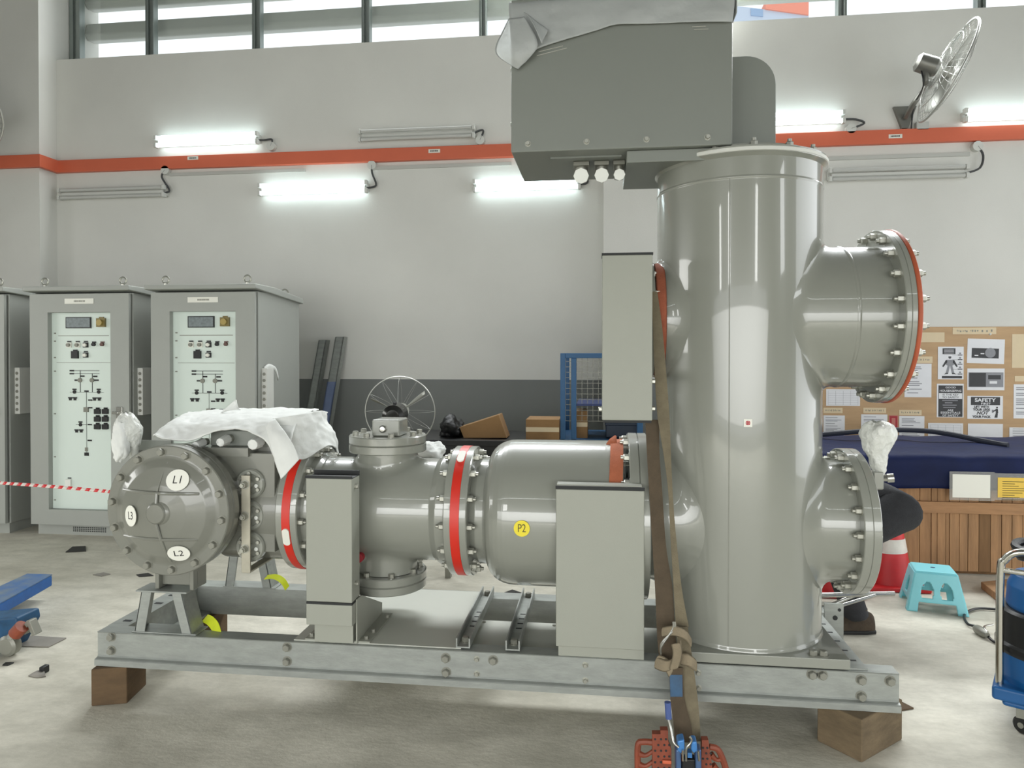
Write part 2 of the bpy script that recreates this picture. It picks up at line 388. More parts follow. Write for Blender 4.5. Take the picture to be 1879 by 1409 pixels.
# ------------------------------------------------------------------ outdoors seen through the window
bd = thing('building', 'pale apartment block with an orange-red roof wall seen outside the high window', 'building', (9, 32, 0))
p = lambda u, v, Y=32.: PY(u, v, Y)
bm = BM(); a, b = p(1300, 75), p(1484, 75)
prism(bm, [p(1300, 90), p(1484, 90), p(1484, 28), p(1378, 14), p(1300, 6)], (0, 3, 0)); obj('facade', bm, mat('pale_facade', (196, 206, 222), .8), bd)
bm = BM(); prism(bm, [p(1405, 16, 31.9), p(1484, 27, 31.9), p(1484, 0, 31.9), p(1405, 0, 31.9)], (0, 3, 0)); obj('roof_wall', bm, mat('orange_roof_wall', (236, 150, 128), .8), bd)
bm = BM(); prism(bm, [p(1378, 28, 31.95), p(1400, 30, 31.95), p(1400, 17, 31.95), p(1378, 15, 31.95)], (0, .2, 0)); obj('window', bm, mat('blue_pane', (150, 174, 205), .3), bd)

# ================================================================== CABLE TRUNKING, CONDUITS, LAMPS
tk = thing('cable_trunking', 'orange cable trunking running along the back wall and around the left pilaster', 'cable trunking', (-1, WY, 3.75))
z0, z1, dp = 3.742, 3.886, .06
def run(bm, a, b, zz0=z0, zz1=z1, d=dp): box(bm, a, b, WY-d, WY, zz0, zz1)
bm = BM()
poly = [(-9.4, 7.435), (-6.41, 7.435), (-6.41, WY), (XR_, WY), (XR_, WY-dp), (-6.41+dp, WY-dp), (-6.41+dp, 7.435-dp), (-9.4, 7.435-dp)]
poly = [(-8, 7.434), (-6.409, 7.434), (-6.409, WY-.001), (pc0-.001, WY-.001), (pc0-.001, WY-dp), (-6.409+dp, WY-dp), (-6.409+dp, 7.434-dp), (-8, 7.434-dp)]
prism(bm, [V((x, y, z0)) for x, y in poly], (0, 0, z1-z0)); box(bm, pc0-dp, pc0+1.15+dp, 7.44-dp, 7.439, z0, z1); box(bm, pc0-dp, pc0-.001, 7.38, WY-.001, z0, z1)
box(bm, pc0+1.151, pc0+1.15+dp, 7.38, WY-.001, z0, z1); box(bm, pc0+1.15, XR_-.01, WY-dp, WY-.001, z0, z1)
obj('trunking_body', bm, 'orange', tk, bevel=.006)
for u, v in ((354, 290), (797, 277), (1643, 250)):
    q = PY(u, v, WY-dp); bm = BM(); box(bm, q.x-.065, q.x+.065, WY-dp-.003, WY-dp-.0005, q.z-.02, q.z+.02)
    for k in range(7): box(bm, q.x-.045+k*.013, q.x-.037+k*.013, WY-dp-.0042, WY-dp-.003, q.z-.008, q.z+.008, 1)
    obj('label_plate', bm, ['label', 'ink'], tk)
for a, b, v, lb in ((310, 560, 317, 'thin grey conduit under the left part of the orange trunking'), (690, 938, 305, 'thin grey conduit under the trunking left of the big grey box'), (1515, 1780, 288, 'thin grey conduit under the trunking right of the tall tank')):
    cd = BM(); pa, pb = PY(a, v+3, WY-.02), PY(b, v+1, WY-.02); box(cd, pa.x, pb.x, WY-.02, WY-.001, pa.z-.018, pa.z+.018)
    tag(obj('conduit', cd, 'conduit'), lb, 'conduit')

def lamp(u0, u1, v, lit, label, hook):
    a, b = PY(u0, v, WY-.07), PY(u1, v, WY-.07); z = (a.z+b.z)/2; x0, x1 = a.x, b.x
    t = thing('fluorescent_lamp', label, 'wall lamp', ((x0+x1)/2, WY, z), 'lit twin-tube wall lamps' if lit else 'unlit twin-tube wall lamps')
    bm = BM(); box(bm, x0, x1, WY-.045, WY-.001, z-.045, z+.045); prism(bm, [(x0+.03, WY-.045, z-.04), (x0+.03, WY-.075, z-.015), (x0+.03, WY-.075, z+.015), (x0+.03, WY-.045, z+.04)], (x1-x0-.06, 0, 0))
    obj('batten', bm, 'batten', t, bevel=.006)
    for s in (-1, 1):
        bm = BM(); cyl(bm, (x0+.035, WY-.085, z+s*.043), (x1-.035, WY-.085, z+s*.043), .021, seg=14); obj('tube', bm, 'tube' if lit else 'tube_off', t)
    for x in (x0, x1-.03):
        bm = BM(); box(bm, x, x+.03, WY-.11, WY-.045, z-.07, z-.016); box(bm, x, x+.03, WY-.11, WY-.045, z+.016, z+.07); obj('lamp_holder', bm, 'batten', t, bevel=.006)
    bm = BM(); pts = spline([PY(q[0], q[1], WY-.05) for q in hook], 5); tube(bm, pts, .011, 6); obj('cord', bm, 'cord', t)
    e = pts[-1]; bm = BM(); cyl(bm, (e.x, WY-.06, e.z), (e.x, WY-.001, e.z), .05, seg=14); obj('outlet_box', bm, 'batten', t)
lamp(285, 475, 257, 1, 'lit twin-tube wall lamp above the trunking at left', [(472, 257), (486, 257), (499, 256), (497, 268)])
lamp(475, 675, 345.5, 1, 'lit twin-tube wall lamp below the trunking, above the right control cabinet', [(672, 345), (690, 340), (683, 318), (682, 303)])
lamp(868, 1066, 338.5, 1, 'lit twin-tube wall lamp partly behind the bottom of the big grey box', [(1062, 338), (1078, 335), (1075, 318), (1073, 305)])
lamp(1352, 1550, 218.5, 1, 'lit twin-tube wall lamp just right of the big grey box', [(1546, 219), (1570, 219), (1586, 226), (1562, 236)])
lamp(1768, 1966, 208.5, 1, 'lit twin-tube wall lamp at the right picture edge', [(1962, 208), (1984, 208), (1990, 214), (1988, 226)])
lamp(108, 304, 354, 0, 'unlit twin-tube wall lamp below the trunking beside the left pilaster', [(300, 354), (311, 349), (297, 325), (303, 312)])
lamp(658, 872, 245.5, 0, 'unlit twin-tube wall lamp above the trunking, left of the big grey box', [(870, 245), (878, 240), (887, 240), (881, 257)])
lamp(1520, 1776, 318, 0, 'unlit twin-tube wall lamp right of the tall tank', [(1772, 318), (1798, 308), (1804, 285), (1794, 268)])
bm = BM(); q = PY(1693, 231, WY-.05); box(bm, q.x-.06, q.x+.06, WY-.06, WY-.001, q.z-.045, q.z+.045)
tag(obj('junction_box', bm, 'conduit', bevel=.008), 'small grey junction box on the trunking beside the wall fan', 'junction box')

# ================================================================== FANS
def fan_head(parent, R=.36, rim=.011, nw=40, depth=.16, blades=3, bw=.5, bladem='blade', wr=.0019, motor='fan'):
    """axis +Z (blowing direction), origin at guard centre; children of parent empty, local coords"""
    def ring(bm, r, z, t): tube(bm, [(r*math.cos(2*PI*k/48), r*math.sin(2*PI*k/48), z) for k in range(48)], t, 6, closed=True)
    bm = BM(); ring(bm, R, 0, rim); [ring(bm, R*q, z*depth, wr*1.8) for q, z in (((.72, .36), (.4, .48), (.72, -.36), (.4, -.48)) if nw > 20 else ())]
    for s in (1, -1):
        for k in range(nw):
            a = 2*PI*k/nw
            tube(bm, [V((math.cos(a)*R*q, math.sin(a)*R*q, s*depth*zz)) for q, zz in ((1, 0), (.86, .24), (.6, .42), (.2, .5))], wr, 4)
    obj('guard', bm, 'wire', parent, local=True)
    bm = BM(); lathe(bm, [(0, depth*.52), (.05, depth*.52), (.06, depth*.47), (0, depth*.46)], (0, 0, 0), (0, 0, 1), 20); obj('badge', bm, 'white', parent, local=True)
    bm = BM(); lathe(bm, [(0, -.03), (.055, -.03), (.055, .03), (.04, .05), (0, .05)], (0, 0, 0), (0, 0, 1), 20)
    for k in range(blades):
        a0 = 2*PI*k/blades+.4; rows = []
        for j in range(7):
            r = .05+(R*.9-.05)*j/6; w = bw*(.35+.65*math.sin(PI*(.15+.7*j/6)))*.5
            rows.append([V((r*math.cos(a0+w*s), r*math.sin(a0+w*s), -s*.035)) for s in (-1, -.33, .33, 1)])
        sheet(bm, rows)
    obj('blades', bm, bladem, parent, local=True, solid=.003)
    bm = BM(); lathe(bm, [(0, -.30), (.05, -.295), (.085, -.27), (.09, -.12), (.075, -.09), (0, -.09)], (0, 0, 0), (0, 0, 1), 24); obj('motor', bm, motor, parent, local=True)
def wall_fan(head, aim, mount, label, R=.42):
    t = bpy.data.objects.new('wall_fan', None); C.objects.link(t); tag(t, label, 'fan', 'wall fans')
    t.location = head; t.rotation_mode = 'QUATERNION'; q = V(aim).to_track_quat('Z', 'Y'); t.rotation_quaternion = q
    fan_head(t, R)
    inv = (Matrix.Translation(head) @ q.to_matrix().to_4x4()).inverted()
    mo = V(head)-V(aim).normalized()*.2
    bm = BM(); tube(bm, [inv @ p for p in spline([V((mount[0], WY-.05, mount[2])), V((mount[0]+.02, WY-.2, mount[2]+.1)), V((mount[0]+.12, WY-.3, mount[2]+.25)), mo+V((0, 0, -.17)), mo], 6)], .026, 10); obj('arm', bm, 'fan', t, local=True)
    bm = BM(); prism(bm, [inv @ V((mount[0]+dx, WY-.04, mount[2]+dz)) for dx, dz in ((-.11, .12), (.11, .12), (.03, -.1), (-.03, -.1))], inv.to_3x3() @ V((0, .039, 0))); obj('bracket', bm, 'fan', t, local=True)
    bm = BM(); tube(bm, [inv @ p for p in spline([mo+V((-.05, -.02, -.05)), mo+V((-.02, 0, -.2)), V((mount[0]+.06, WY-.1, mount[2]+.1)), V((mount[0]+.05, WY-.04, mount[2]-.2))], 5)], .007, 6); obj('cord', bm, 'black', t, local=True)
    return t
h = PY(1738, 131, WY-.62)
wall_fan(h, (1, -.05, -.42), PY(1658, 219, WY), 'grey caged wall fan above the orange trunking at right', R=.47)
wall_fan(PY(-82, 215, 7.435-.62), (.55, -.75, -.35), PY(-94, 280, 7.435), 'grey caged wall fan cut off by the left picture edge', R=.42)
# pedestal fan behind the machine
fy = 5.6; hc = PY(734, 755, fy); rr = PY(797, 755, fy).x-hc.x
t = bpy.data.objects.new('pedestal_fan', None); C.objects.link(t); tag(t, 'grey pedestal fan standing behind the horizontal pipe, seen from its motor side', 'fan')
t.location = hc; t.rotation_mode = 'QUATERNION'; q = V((-.08, 1, .05)).to_track_quat('Z', 'Y'); t.rotation_quaternion = q
fan_head(t, rr, .005, 12, .17, 3, .16, 'boltgrey', .0013, 'fandark')
inv = (Matrix.Translation(hc) @ q.to_matrix().to_4x4()).inverted()
bm = BM(); cyl(bm, inv @ (hc+V((.02, -.16, -.06))), inv @ V((hc.x+.02, fy-.16, .06)), .022, seg=14); obj('pole', bm, 'fan', t, local=True)
bm = BM(); lathe(bm, [(0, .0), (.24, 0), (.24, .03), (.05, .07), (0, .07)], inv @ V((hc.x+.02, fy-.16, 0)), inv.to_3x3() @ V((0, 0, 1)), 32); obj('base', bm, 'black', t, local=True)
bm = BM(); box(bm, -.014, .014, .08, .1, -.21, -.18); obj('tilt_knob', bm, 'black', t, local=True, bevel=.006)

# ================================================================== CONTROL CABINETS
cx0, cx1, cyf, cyb, ct = -5.0, -4.05, 5.68, 6.56, 2.158
cab = thing('control_cabinet', 'grey control cabinet whose full white mimic panel shows, second from left', 'cabinet', (-4.525, cyf, 0), 'control cabinets along the back wall')
bm = BM(); box(bm, cx0+.004, cx1, cyf+.052, cyb, .09, ct-.02); obj('body', bm, 'cabinet', cab, bevel=.006)
bm = BM(); box(bm, cx0+.02, cx1-.02, cyf+.06, cyb-.02, 0, .09)
for k in range(18):
    for j in range(3): box(bm, cx0+.36+k*.018, cx0+.37+k*.018, cyf+.058, cyf+.06, .03+j*.016, .04+j*.016, 1)
obj('plinth', bm, ['cabinet', 'dark'], cab, label='recessed plinth with a small perforated vent')
bm = BM(); prism(bm, [(cx0-.03, cyf-.05, ct-.005), (cx0-.03, cyb+.03, ct-.07), (cx0-.03, cyb+.03, ct-.02), (cx0-.03, cyf+.3, ct+.035), (cx0-.03, cyf-.05, ct+.035)], (cx1-cx0+.06, 0, 0)); obj('roof', bm, 'cabinet', cab, bevel=.008)
pu0, pu1, pv0, pv1 = 88, 203, 573, 936
wx0, wx1, wz1, wz0 = PY(pu0, 700, cyf).x, PY(pu1, 700, cyf).x, PY(140, pv0, cyf).z, PY(140, pv1, cyf).z
bm = BM(); dx0, dx1, dz0, dz1 = cx0, cx1-.005, .1, ct-.03
box(bm, dx0, wx0, cyf, cyf+.05, dz0, dz1); box(bm, wx1, dx1, cyf, cyf+.028, dz0, dz1); box(bm, wx0, wx1, cyf, cyf+.028, dz0, wz0); box(bm, wx0, wx1, cyf, cyf+.028, wz1, dz1)
door = obj('door', bm, 'cabinet', cab)
bm = BM(); q = PY(220, 757, cyf); box(bm, q.x-.03, q.x+.03, cyf-.012, cyf, q.z-.05, q.z+.05); box(bm, q.x-.05, q.x+.01, cyf-.04, cyf-.012, q.z-.012, q.z+.012); obj('handle', bm, 'steel', door, bevel=.004)
bm = BM(); a, b = PY(119, 548, cyf), PY(172, 557, cyf); box(bm, a.x, b.x, cyf-.004, cyf-.0005, b.z, a.z)
for k in range(9): box(bm, a.x+.09+k*.012, a.x+.099+k*.012, cyf-.005, cyf-.004, (a.z+b.z)/2-.007, (a.z+b.z)/2+.007, 1)
obj('nameplate', bm, ['label', 'boltgrey'], door, bevel=.001)
yp = cyf+.049
bm = BM(); box(bm, wx0, wx1, yp, yp+.002, wz0, wz1); panel = obj('mimic_panel', bm, 'cabpanel', cab, label='white-green mimic panel recessed in the door')
def pr(bm, u0, v0, u1, v1, d=.003, mi=0):
    a, b = PY(u0, v0, yp), PY(u1, v1, yp); box(bm, a.x, b.x, yp-d, yp-.0003, b.z, a.z, mi)
def pd(bm, u, v, r, d=.008, mi=0):
    a = PY(u, v, yp); rr = r*.00485; lathe(bm, [(0, .0003), (rr, .0003), (rr, d), (0, d)], a, (0, -1, 0), 14, mi)
bm = BM(); pr(bm, 122, 582, 168, 602, .012); pr(bm, 123.5, 583.5, 166.5, 600.5, .013, 1); obj('display', bm, ['black', 'lcd'], panel)
bm = BM(); pr(bm, 179, 584, 195, 600, .02); pr(bm, 183, 581.5, 191, 584, .01); pd(bm, 187, 592, 5.5, .04, 1); obj('amber_switch', bm, ['glass', 'amber_knob'], panel)
for u, v, k in ((127.5, 632, 0), (143, 632, 0), (158, 632, 1), (173, 631, 2), (188.5, 631, 3), (139, 651, 4), (158, 650.5, 1)):
    bm = BM()
    if k == 4: pr(bm, u-6, v-7, u+6, v+6.5, .02); pr(bm, u-3.5, v-9.5, u+3.5, v-7, .01)
    elif k in (2, 3): pr(bm, u-3.5, v-4.5, u+3.5, v-2, .006); pd(bm, u, v+1, 3.3, .02)
    else:
        pr(bm, u-3.5, v-6.5, u+3.5, v-4, .006); pr(bm, u-5, v-3.5, u+4.5, v+5.5, .008, 1 if k == 0 else 0); pd(bm, u-.3, v+1, 3.2, .025, 2 if k == 0 else 1)
    obj('selector_switch' if k in (0, 1, 4) else 'push_button', bm, ['black', 'label', 'boltgrey'] if k != 3 else ['brownbutton'], panel)
bm = BM()
for v, a, b in ((616, 107, 200), (665.5, 104, 203)): pr(bm, a, v-.4, b, v+.4, .002)
for v in (611.5, 626, 656, 681, 759, 838, 917): pr(bm, 99.5, v-1, 103, v+1, .004)
obj('panel_seams', bm, 'boltgrey', panel)
bm = BM(); ln = lambda a, b, c, d: pr(bm, a-.5, b-.5, c+.5, d+.5, .003)
ln(135, 680, 182, 680); ln(135, 685.5, 182, 685.5); ln(147.5, 680, 147.5, 719); ln(169.5, 685.5, 169.5, 719); ln(129, 719.5, 190, 719.5); ln(159, 719, 159, 830)
ln(140, 779, 159, 779)
for u, v in ((132, 680), (132, 685.5), (141, 697.5), (177.5, 697.5), (151.5, 690), (175, 690.5), (159, 717.5), (166, 734), (166, 748), (165, 779), (165, 808)): pr(bm, u-3.7, v-1.3, u+3.7, v+1.3, .005)
for u, v in ((137, 719), (181.5, 719), (148, 779)): pr(bm, u-3.5, v-6, u+3.5, v-3.5, .005); pd(bm, u, v, 3.3, .006)
for u, v in ((129.5, 731.5), (138, 731.5), (174, 732), (182.5, 732), (141, 790.5), (149.5, 790.5)): pr(bm, u-3.7, v-3, u+3.7, v-.5, .006); pr(bm, u-2.3, v-.5, u+2.3, v+3, .006)
pr(bm, 155.5, 830, 163, 836, .006)
obj('mimic_diagram', bm, 'ink', panel)
for u, v in ((147.5, 697.5), (169.5, 697.5)): bm = BM(); pd(bm, u, v, 4, .012); obj('position_indicator', bm, 'boltgrey', panel)
bm = BM(); pr(bm, 154.5, 747, 163, 756, .01); obj('breaker_indicator', bm, 'boltgrey', panel)
bm = BM(); pr(bm, 156.5, 821, 161.5, 828, .006); obj('cable_indicator', bm, 'boltgrey', panel)
for v in (754, 768, 782):
    for u in (180, 194.5):
        bm = BM(); pr(bm, u-5.5, v-4, u+5.5, v+5.5, .02); pr(bm, u-3.5, v-6.5, u+3.5, v-4, .01); obj('rotary_switch', bm, 'black', panel, bevel=.004)
bm = BM(); pr(bm, 122, 879, 132, 893, .02); pr(bm, 125, 876, 131, 878, .005, 1); obj('socket', bm, ['white', 'ink'], panel)
bm = BM(); a, b = PX(252, 675, cx1), PX(264, 760, cx1); box(bm, cx1, cx1+.05, a.y, a.y+.13, b.z, a.z)
for k in range(7): lathe(bm, [(0, .0005), (.014, .0005), (.014, .006), (0, .006)], (cx1+.025, a.y, a.z-.05-k*(a.z-b.z-.09)/6), (0, -1, 0), 10, 1)
obj('terminal_box', bm, ['batten', 'boltgrey'], cab, bevel=.003)
for x, y in ((cx0+.1, cyf+.06), (cx1-.1, cyf+.06), (cx0+.1, cyb-.1), (cx1-.1, cyb-.1)):
    bm = BM(); zb = ct+(.035 if y < 6 else -.02)
    tube(bm, [(x+.03*math.sin(2*PI*k/16), y, zb+.052-.03*math.cos(2*PI*k/16)) for k in range(16)], .008, 6, closed=True); cyl(bm, (x, y, zb-.03), (x, y, zb+.022), .013, seg=10)
    obj('lifting_eye', bm, 'zinc', cab)
PIT = 1.158
cab2 = dup(cab, (-4.525+PIT, cyf-.01, 0), 'grey control cabinet at right whose mimic panel is half hidden by the white foam sheet')
cab3 = dup(cab, (-4.525-PIT-.02, cyf-.02, 0), 'grey control cabinet cut off by the left picture edge')
bm = BM(); q = PX(487, 676, cx1+PIT); y0 = q.y
sheet(bm, [[V((cx1+PIT+.0+dx, y0+dy-.06, q.z+dz+r)) for dx, dy, dz in ((.02, 0, .0), (.03, .06, .035), (.03, .13, .01), (.03, .2, .0), (.03, .24, -.09))] for r in (-.02, .015)])
tag(obj('white_rag', bm, 'foam', solid=.01, sub=1), 'strip of white rag tied on the terminal box of the right control cabinet', 'rag')

# ================================================================== BEHIND THE MACHINE
def leanpost(u0, u1, vt, label, tape):
    a, b = PY(u0, vt, WY-.12), PY(u1, vt, WY-.12); w = b.x-a.x; x0 = a.x; H = a.z
    t = thing('steel_post', label, 'steel post', (x0+w/2, WY-.4, 0), 'steel posts leaning on the back wall')
    S = lambda z: V((-.10+.02*0, -.40*(1-z/H), z))
    def ch(bm, z0, z1, ww, d, off=0., mi=0):
        y = lambda z: WY-.14-.45*(1-z/H); xx = lambda z: x0-.12*(1-z/H)*1.2
        for (p0, p1, q0, q1) in ((0, ww, 0, .012), (0, .012, 0, d), (ww-.012, ww, 0, d)):
            vs = [V((xx(z)+px-off, y(z)+py-off, z)) for px in (p0, p1) for py in (q0, q1) for z in (z0, z1)]
            addmesh(bm, vs, [(0, 1, 3, 2), (4, 6, 7, 5), (0, 4, 5, 1), (2, 3, 7, 6), (0, 2, 6, 4), (1, 5, 7, 3)], mi)
    bm = BM(); ch(bm, 0, H, w, .11); obj('channel', bm, 'galv', t)
    if tape:
        bm = BM(); ch(bm, .25, 1.3, w*1.03, .05, .004); obj('protective_film', bm, mat('blue_film', (112, 126, 158), .3, var=.2, scale=6), t, label='bluish protective film')
leanpost(586, 600, 624, 'plain grey steel post leaning on the wall beside the control cabinet', 0)
leanpost(616.5, 632, 618, 'steel post with bluish film on its lower half leaning on the wall', 1)
# work bench with dark top and items
by = 6.0
z_b = PY(870, 808, by).z
wb = thing('work_bench', 'dark-topped work bench standing behind the red-banded pipe', 'bench', (-.9, by, 0))
xa, xb = PY(640, 808, by).x, PY(1005, 808, by).x
bm = BM(); box(bm, xa, xb, by, by+.8, z_b-.05, z_b); obj('bench_top', bm, 'black', wb, bevel=.005)
for x in (xa+.05, xb-.1):
    for y in (by+.05, by+.7): obj('leg', box(BM(), x, x+.05, y, y+.05, 0, z_b-.05), 'boltgrey', wb)
bm = BM(); box(bm, xa+.05, xb-.05, by+.03, by+.05, z_b-.3, z_b-.05); obj('apron', bm, 'black', wb)
def carton(name, us, v0, v1, Y, d, label, rot=0, m='card', poly=None):
    bm = BM()
    if poly: prism(bm, [PY(u, v, Y) for u, v in poly], (0, d, 0))
    else:
        a, b = PY(us[0], v0, Y), PY(us[1], v1, Y); box(bm, a.x, b.x, Y, Y+d, b.z, a.z)
        box(bm, a.x, b.x, Y-.0015, Y, (a.z+b.z)/2-.02, (a.z+b.z)/2+.02, 1)
    if Y < 6.2 and Y > 6.1:
        dz = z_b+.001-min(v.co.z for v in bm.verts); bmesh.ops.translate(bm, verts=bm.verts, vec=(0, 0, dz))
    return tag(obj(name, bm, [m, 'papertape'], bevel=.004), label, 'box', 'cardboard boxes behind the machine')
carton('cardboard_box', 0, 0, 0, by+.15, .22, 'tilted flat cardboard box on the bench nearest the pedestal fan', poly=[(851, 807.6), (930, 807.6), (915, 765), (843, 788)])
carton('cardboard_box', (965, 1026), 770, 807.6, by+.12, .35, 'square cardboard box on the bench left of the blue rack')
carton('plastic_bag', 0, 0, 0, 0, 0, '') if 0 else None
def blob(name, c, r, seed, m, label, cat, amp=.25, sub=1):
    bm = BM(); bmesh.ops.create_icosphere(bm, subdivisions=3, radius=1); rnd = random.Random(seed)
    ks = [(V((rnd.uniform(-1, 1), rnd.uniform(-1, 1), rnd.uniform(-1, 1)))*5, rnd.uniform(0, 6)) for _ in range(7)]
    for v in bm.verts:
        n = v.co.normalized(); d = 1+amp*sum(math.sin(n.dot(k)+ph) for k, ph in ks)/4
        v.co = V((n.x*r[0]*d, n.y*r[1]*d, n.z*r[2]*d))+V(c)
        if v.co.z < c[2]-r[2]*.8: v.co.z = c[2]-r[2]*.8
    return tag(crinkle(obj(name, bm, m, sharp=70, sub=1), .05, .045), label, cat)
q = PY(783, 826, by-.15)
bm = BM(); pl = [PY(u, v, by-.02) for u, v in ((757, 838), (808, 838), (804, 815), (797, 811), (770, 824), (764, 830))]
q = PY(826, 818, by+.1)
blob('black_bag', (q.x-.02, by+.25, z_b+.075), (.11, .12, .095), 3, 'black', 'crumpled black bag on the dark bench behind the pipe', 'bag', .4)
q = PY(786, 828, 4.95); st = blob('plastic_bag', (q.x, 4.97, q.z), (.11, .1, .07), 9, 'foam', 'white plastic bag beside the pipe flange, in front of the black bag', 'bag', .3)
bm = BM(); box(bm, q.x-.13, q.x+.2, 4.82, 5.12, q.z-.12, q.z-.058)
tr = thing('side_table', 'low pale side table under the white plastic bag behind the pipe', 'table', (q.x, 4.97, 0)); obj('table_top', bm, 'boltgrey', tr)
for sx in (-.1, .12): obj('leg', box(BM(), q.x+sx, q.x+sx+.04, 4.95, 5.0, 0, q.z-.12), 'boltgrey', tr)
# blue cage rack
ry = 6.15; rk = thing('cage_rack', 'blue steel cage rack with wire mesh behind the hanging grey cover', 'rack', (.3, ry, 0))
P = lambda u, v: PY(u, v, ry)
x0, x1, xa, xb, xr = P(1028, 700).x, P(1037.5, 700).x, P(1048, 700).x, P(1057.5, 700).x, P(1180, 700).x
zt, zt2 = P(1060, 648).z, P(1060, 657).z
bm = BM(); box(bm, x0, x1, ry, ry+.04, 0, zt); box(bm, xr-.05, xr, ry, ry+.04, 0, zt); box(bm, x1, xr-.05, ry, ry+.04, zt2, zt); box(bm, xa, xb, ry, ry+.04, 0, zt2)
for y in (ry+.75,): box(bm, x0, x1, y, y+.04, 0, zt); box(bm, xr-.05, xr, y, y+.04, 0, zt); box(bm, x1, xr-.05, y, y+.04, zt2, zt)
for x in (x0, xr-.05): box(bm, x, x+.05, ry+.04, ry+.75, zt2, zt)
obj('frame', bm, 'rackblue', rk, bevel=.004)
bm = BM(); zz = P(1060, 699).z
k = x1
while k < xr-.05: box(bm, k, k+.004, ry+.018, ry+.022, zz-.35, zt2); k += .047
k = zz-.35
while k < zt2: box(bm, x1, xr-.05, ry+.016, ry+.02, k, k+.004); k += .047
obj('wire_mesh', bm, 'boltgrey', rk)
zs = P(1060, 741).z
bm = BM(); box(bm, xb, xr-.05, ry+.01, ry+.74, zs-.018, zs); obj('shelf_rail', bm, mat('shelf_navy', (38, 54, 104), .5), rk)
bm = BM(); zl = P(1060, 806).z; box(bm, x0, xr, ry, ry+.79, zl-.03, zl); obj('shelf', bm, 'rackblue', rk)
a, b = P(1058, 753), P(1080, 799)
carton('cardboard_box', (1058, 1078), 754, 804, ry+.1, .3, 'upright cardboard box on the shelf of the blue cage rack')
bm = BM(); a, b = P(1112, 776), P(1178, 806); box(bm, a.x, b.x, ry+.08, ry+.6, b.z, a.z); box(bm, a.x-.01, b.x+.01, ry+.07, ry+.61, a.z-.03, a.z)
tag(obj('storage_bin', bm, 'navy', bevel=.01), 'dark blue storage bin on the cage rack below the hanging grey cover', 'bin')

# ================================================================== SWITCHGEAR ASSEMBLY
AX, AZ = 3.37, .85
gis = thing('switchgear_assembly', 'large grey gas-insulated switchgear with tall tank on its galvanised skid', 'switchgear', (-.5, AX, .16))
B1 = hexbolt_mesh('bolt_mesh', .016, .024, 'zinc', .012); B2 = hexbolt_mesh('cover_bolt_mesh', .0165, .02, 'boltgrey'); B4 = hexbolt_mesh('flange_bolt_mesh', .015, .02, 'zinc'); B3 = hexbolt_mesh('small_bolt_mesh', .010, .014, 'zinc')
# ---- skid
SY, SB, ZB, ZT = 3.0, 3.66, .171, .32
def part(name, bm, m, **k): return obj(name, bm, m, gis, **k)
bm = BM(); prism(bm, [(-2.305, y, z) for y, z in ((SY-.024, ZB), (SY+.05, ZB), (SY+.05, ZB+.01), (SY+.012, ZB+.014), (SY+.012, ZT-.012), (SY+.075, ZT-.01), (SY+.075, ZT), (SY-.004, ZT), (SY, ZT-.006), (SY, ZB+.040), (SY-.004, ZB+.034), (SY-.020, ZB+.030), (SY-.024, ZB+.026))], (3.495, 0, 0))
fb = part('skid_beam', bm, 'galv', label='long front beam of the galvanised skid', sharp=6)
for u, v in ((205, 1168), (205, 1193), (527, 1187), (527, 1213), (819, 1233), (875, 1236), (875, 1209), (1074, 1220), (1074, 1248), (1281, 1234), (1282, 1262), (1580, 1247), (1580, 1277), (1633, 1249)):
    put('skid_bolt', B2 if u not in (875, 1074, 1281, 1282) else B3, fb, PY(u, v, SY), (0, -1, 0))
bm = BM(); prism(bm, [(-2.305, y, z) for y, z in ((SB-.004, ZB), (SB+.1, ZB), (SB+.1, ZB+.01), (SB+.012, ZB+.012), (SB+.012, ZT-.012), (SB+.1, ZT-.01), (SB+.1, ZT), (SB, ZT))], (3.495, 0, 0)); part('skid_beam', bm, 'galv', label='rear beam of the galvanised skid', sharp=6)
bm = BM(); prism(bm, [(x, SY+.076, z) for x, z in ((-2.31, ZT-.001), (-2.21, ZT-.001), (-2.21, ZB+.02), (-2.13, ZB+.012), (-2.13, ZB), (-2.31, ZB), (-2.31, ZB+.012), (-2.222, ZB+.02), (-2.222, ZT-.012), (-2.31, ZT-.011))], (0, SB-SY-.077, 0))
for k in range(5):
    box(bm, -2.275, -2.235, SY+.13+k*.12, SY+.15+k*.12, ZT-.0008, ZT+.0006, 1)
part('cross_beam', bm, ['galv', 'dark'], sharp=6)
bm = BM(); box(bm, 1.0, 1.075, SY+.01, SB+.1, ZT+.0005, ZT+.008)
for k in range(6): box(bm, 1.02, 1.055, SY+.08+k*.1, SY+.092+k*.1, ZT+.008, ZT+.0088, 1)
box(bm, 1.06, 1.074, SY+.08, SB, ZB, ZT-.001)
part('cross_beam', bm, ['galv', 'dark'], sharp=6)
bm = BM(); box(bm, 1.10, 1.19, SB-.006, SB+.004, ZB, ZT+.05); lathe(bm, [(0, 0), (.012, 0), (.012, .002), (0, .002)], (1.15, SB-.006, ZT-.02), (0, -1, 0), 12, 1); lathe(bm, [(0, 0), (.008, 0), (.008, .002), (0, .002)], (1.17, SB-.006, ZT+.02), (0, -1, 0), 12, 1); part('end_plate', bm, ['galv', 'dark'])
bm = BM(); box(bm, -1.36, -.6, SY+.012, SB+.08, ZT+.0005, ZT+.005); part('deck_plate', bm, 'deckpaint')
bm = BM(); box(bm, -.6, .34, SY+.06, SY+.42, ZT-.03, ZT-.024)
for k in range(5): lathe(bm, [(0, 0), (.008, 0), (.008, .006), (0, .006)], (-.56+k*.17, SY+.10, ZT-.024), (0, 0, 1), 8, 1)
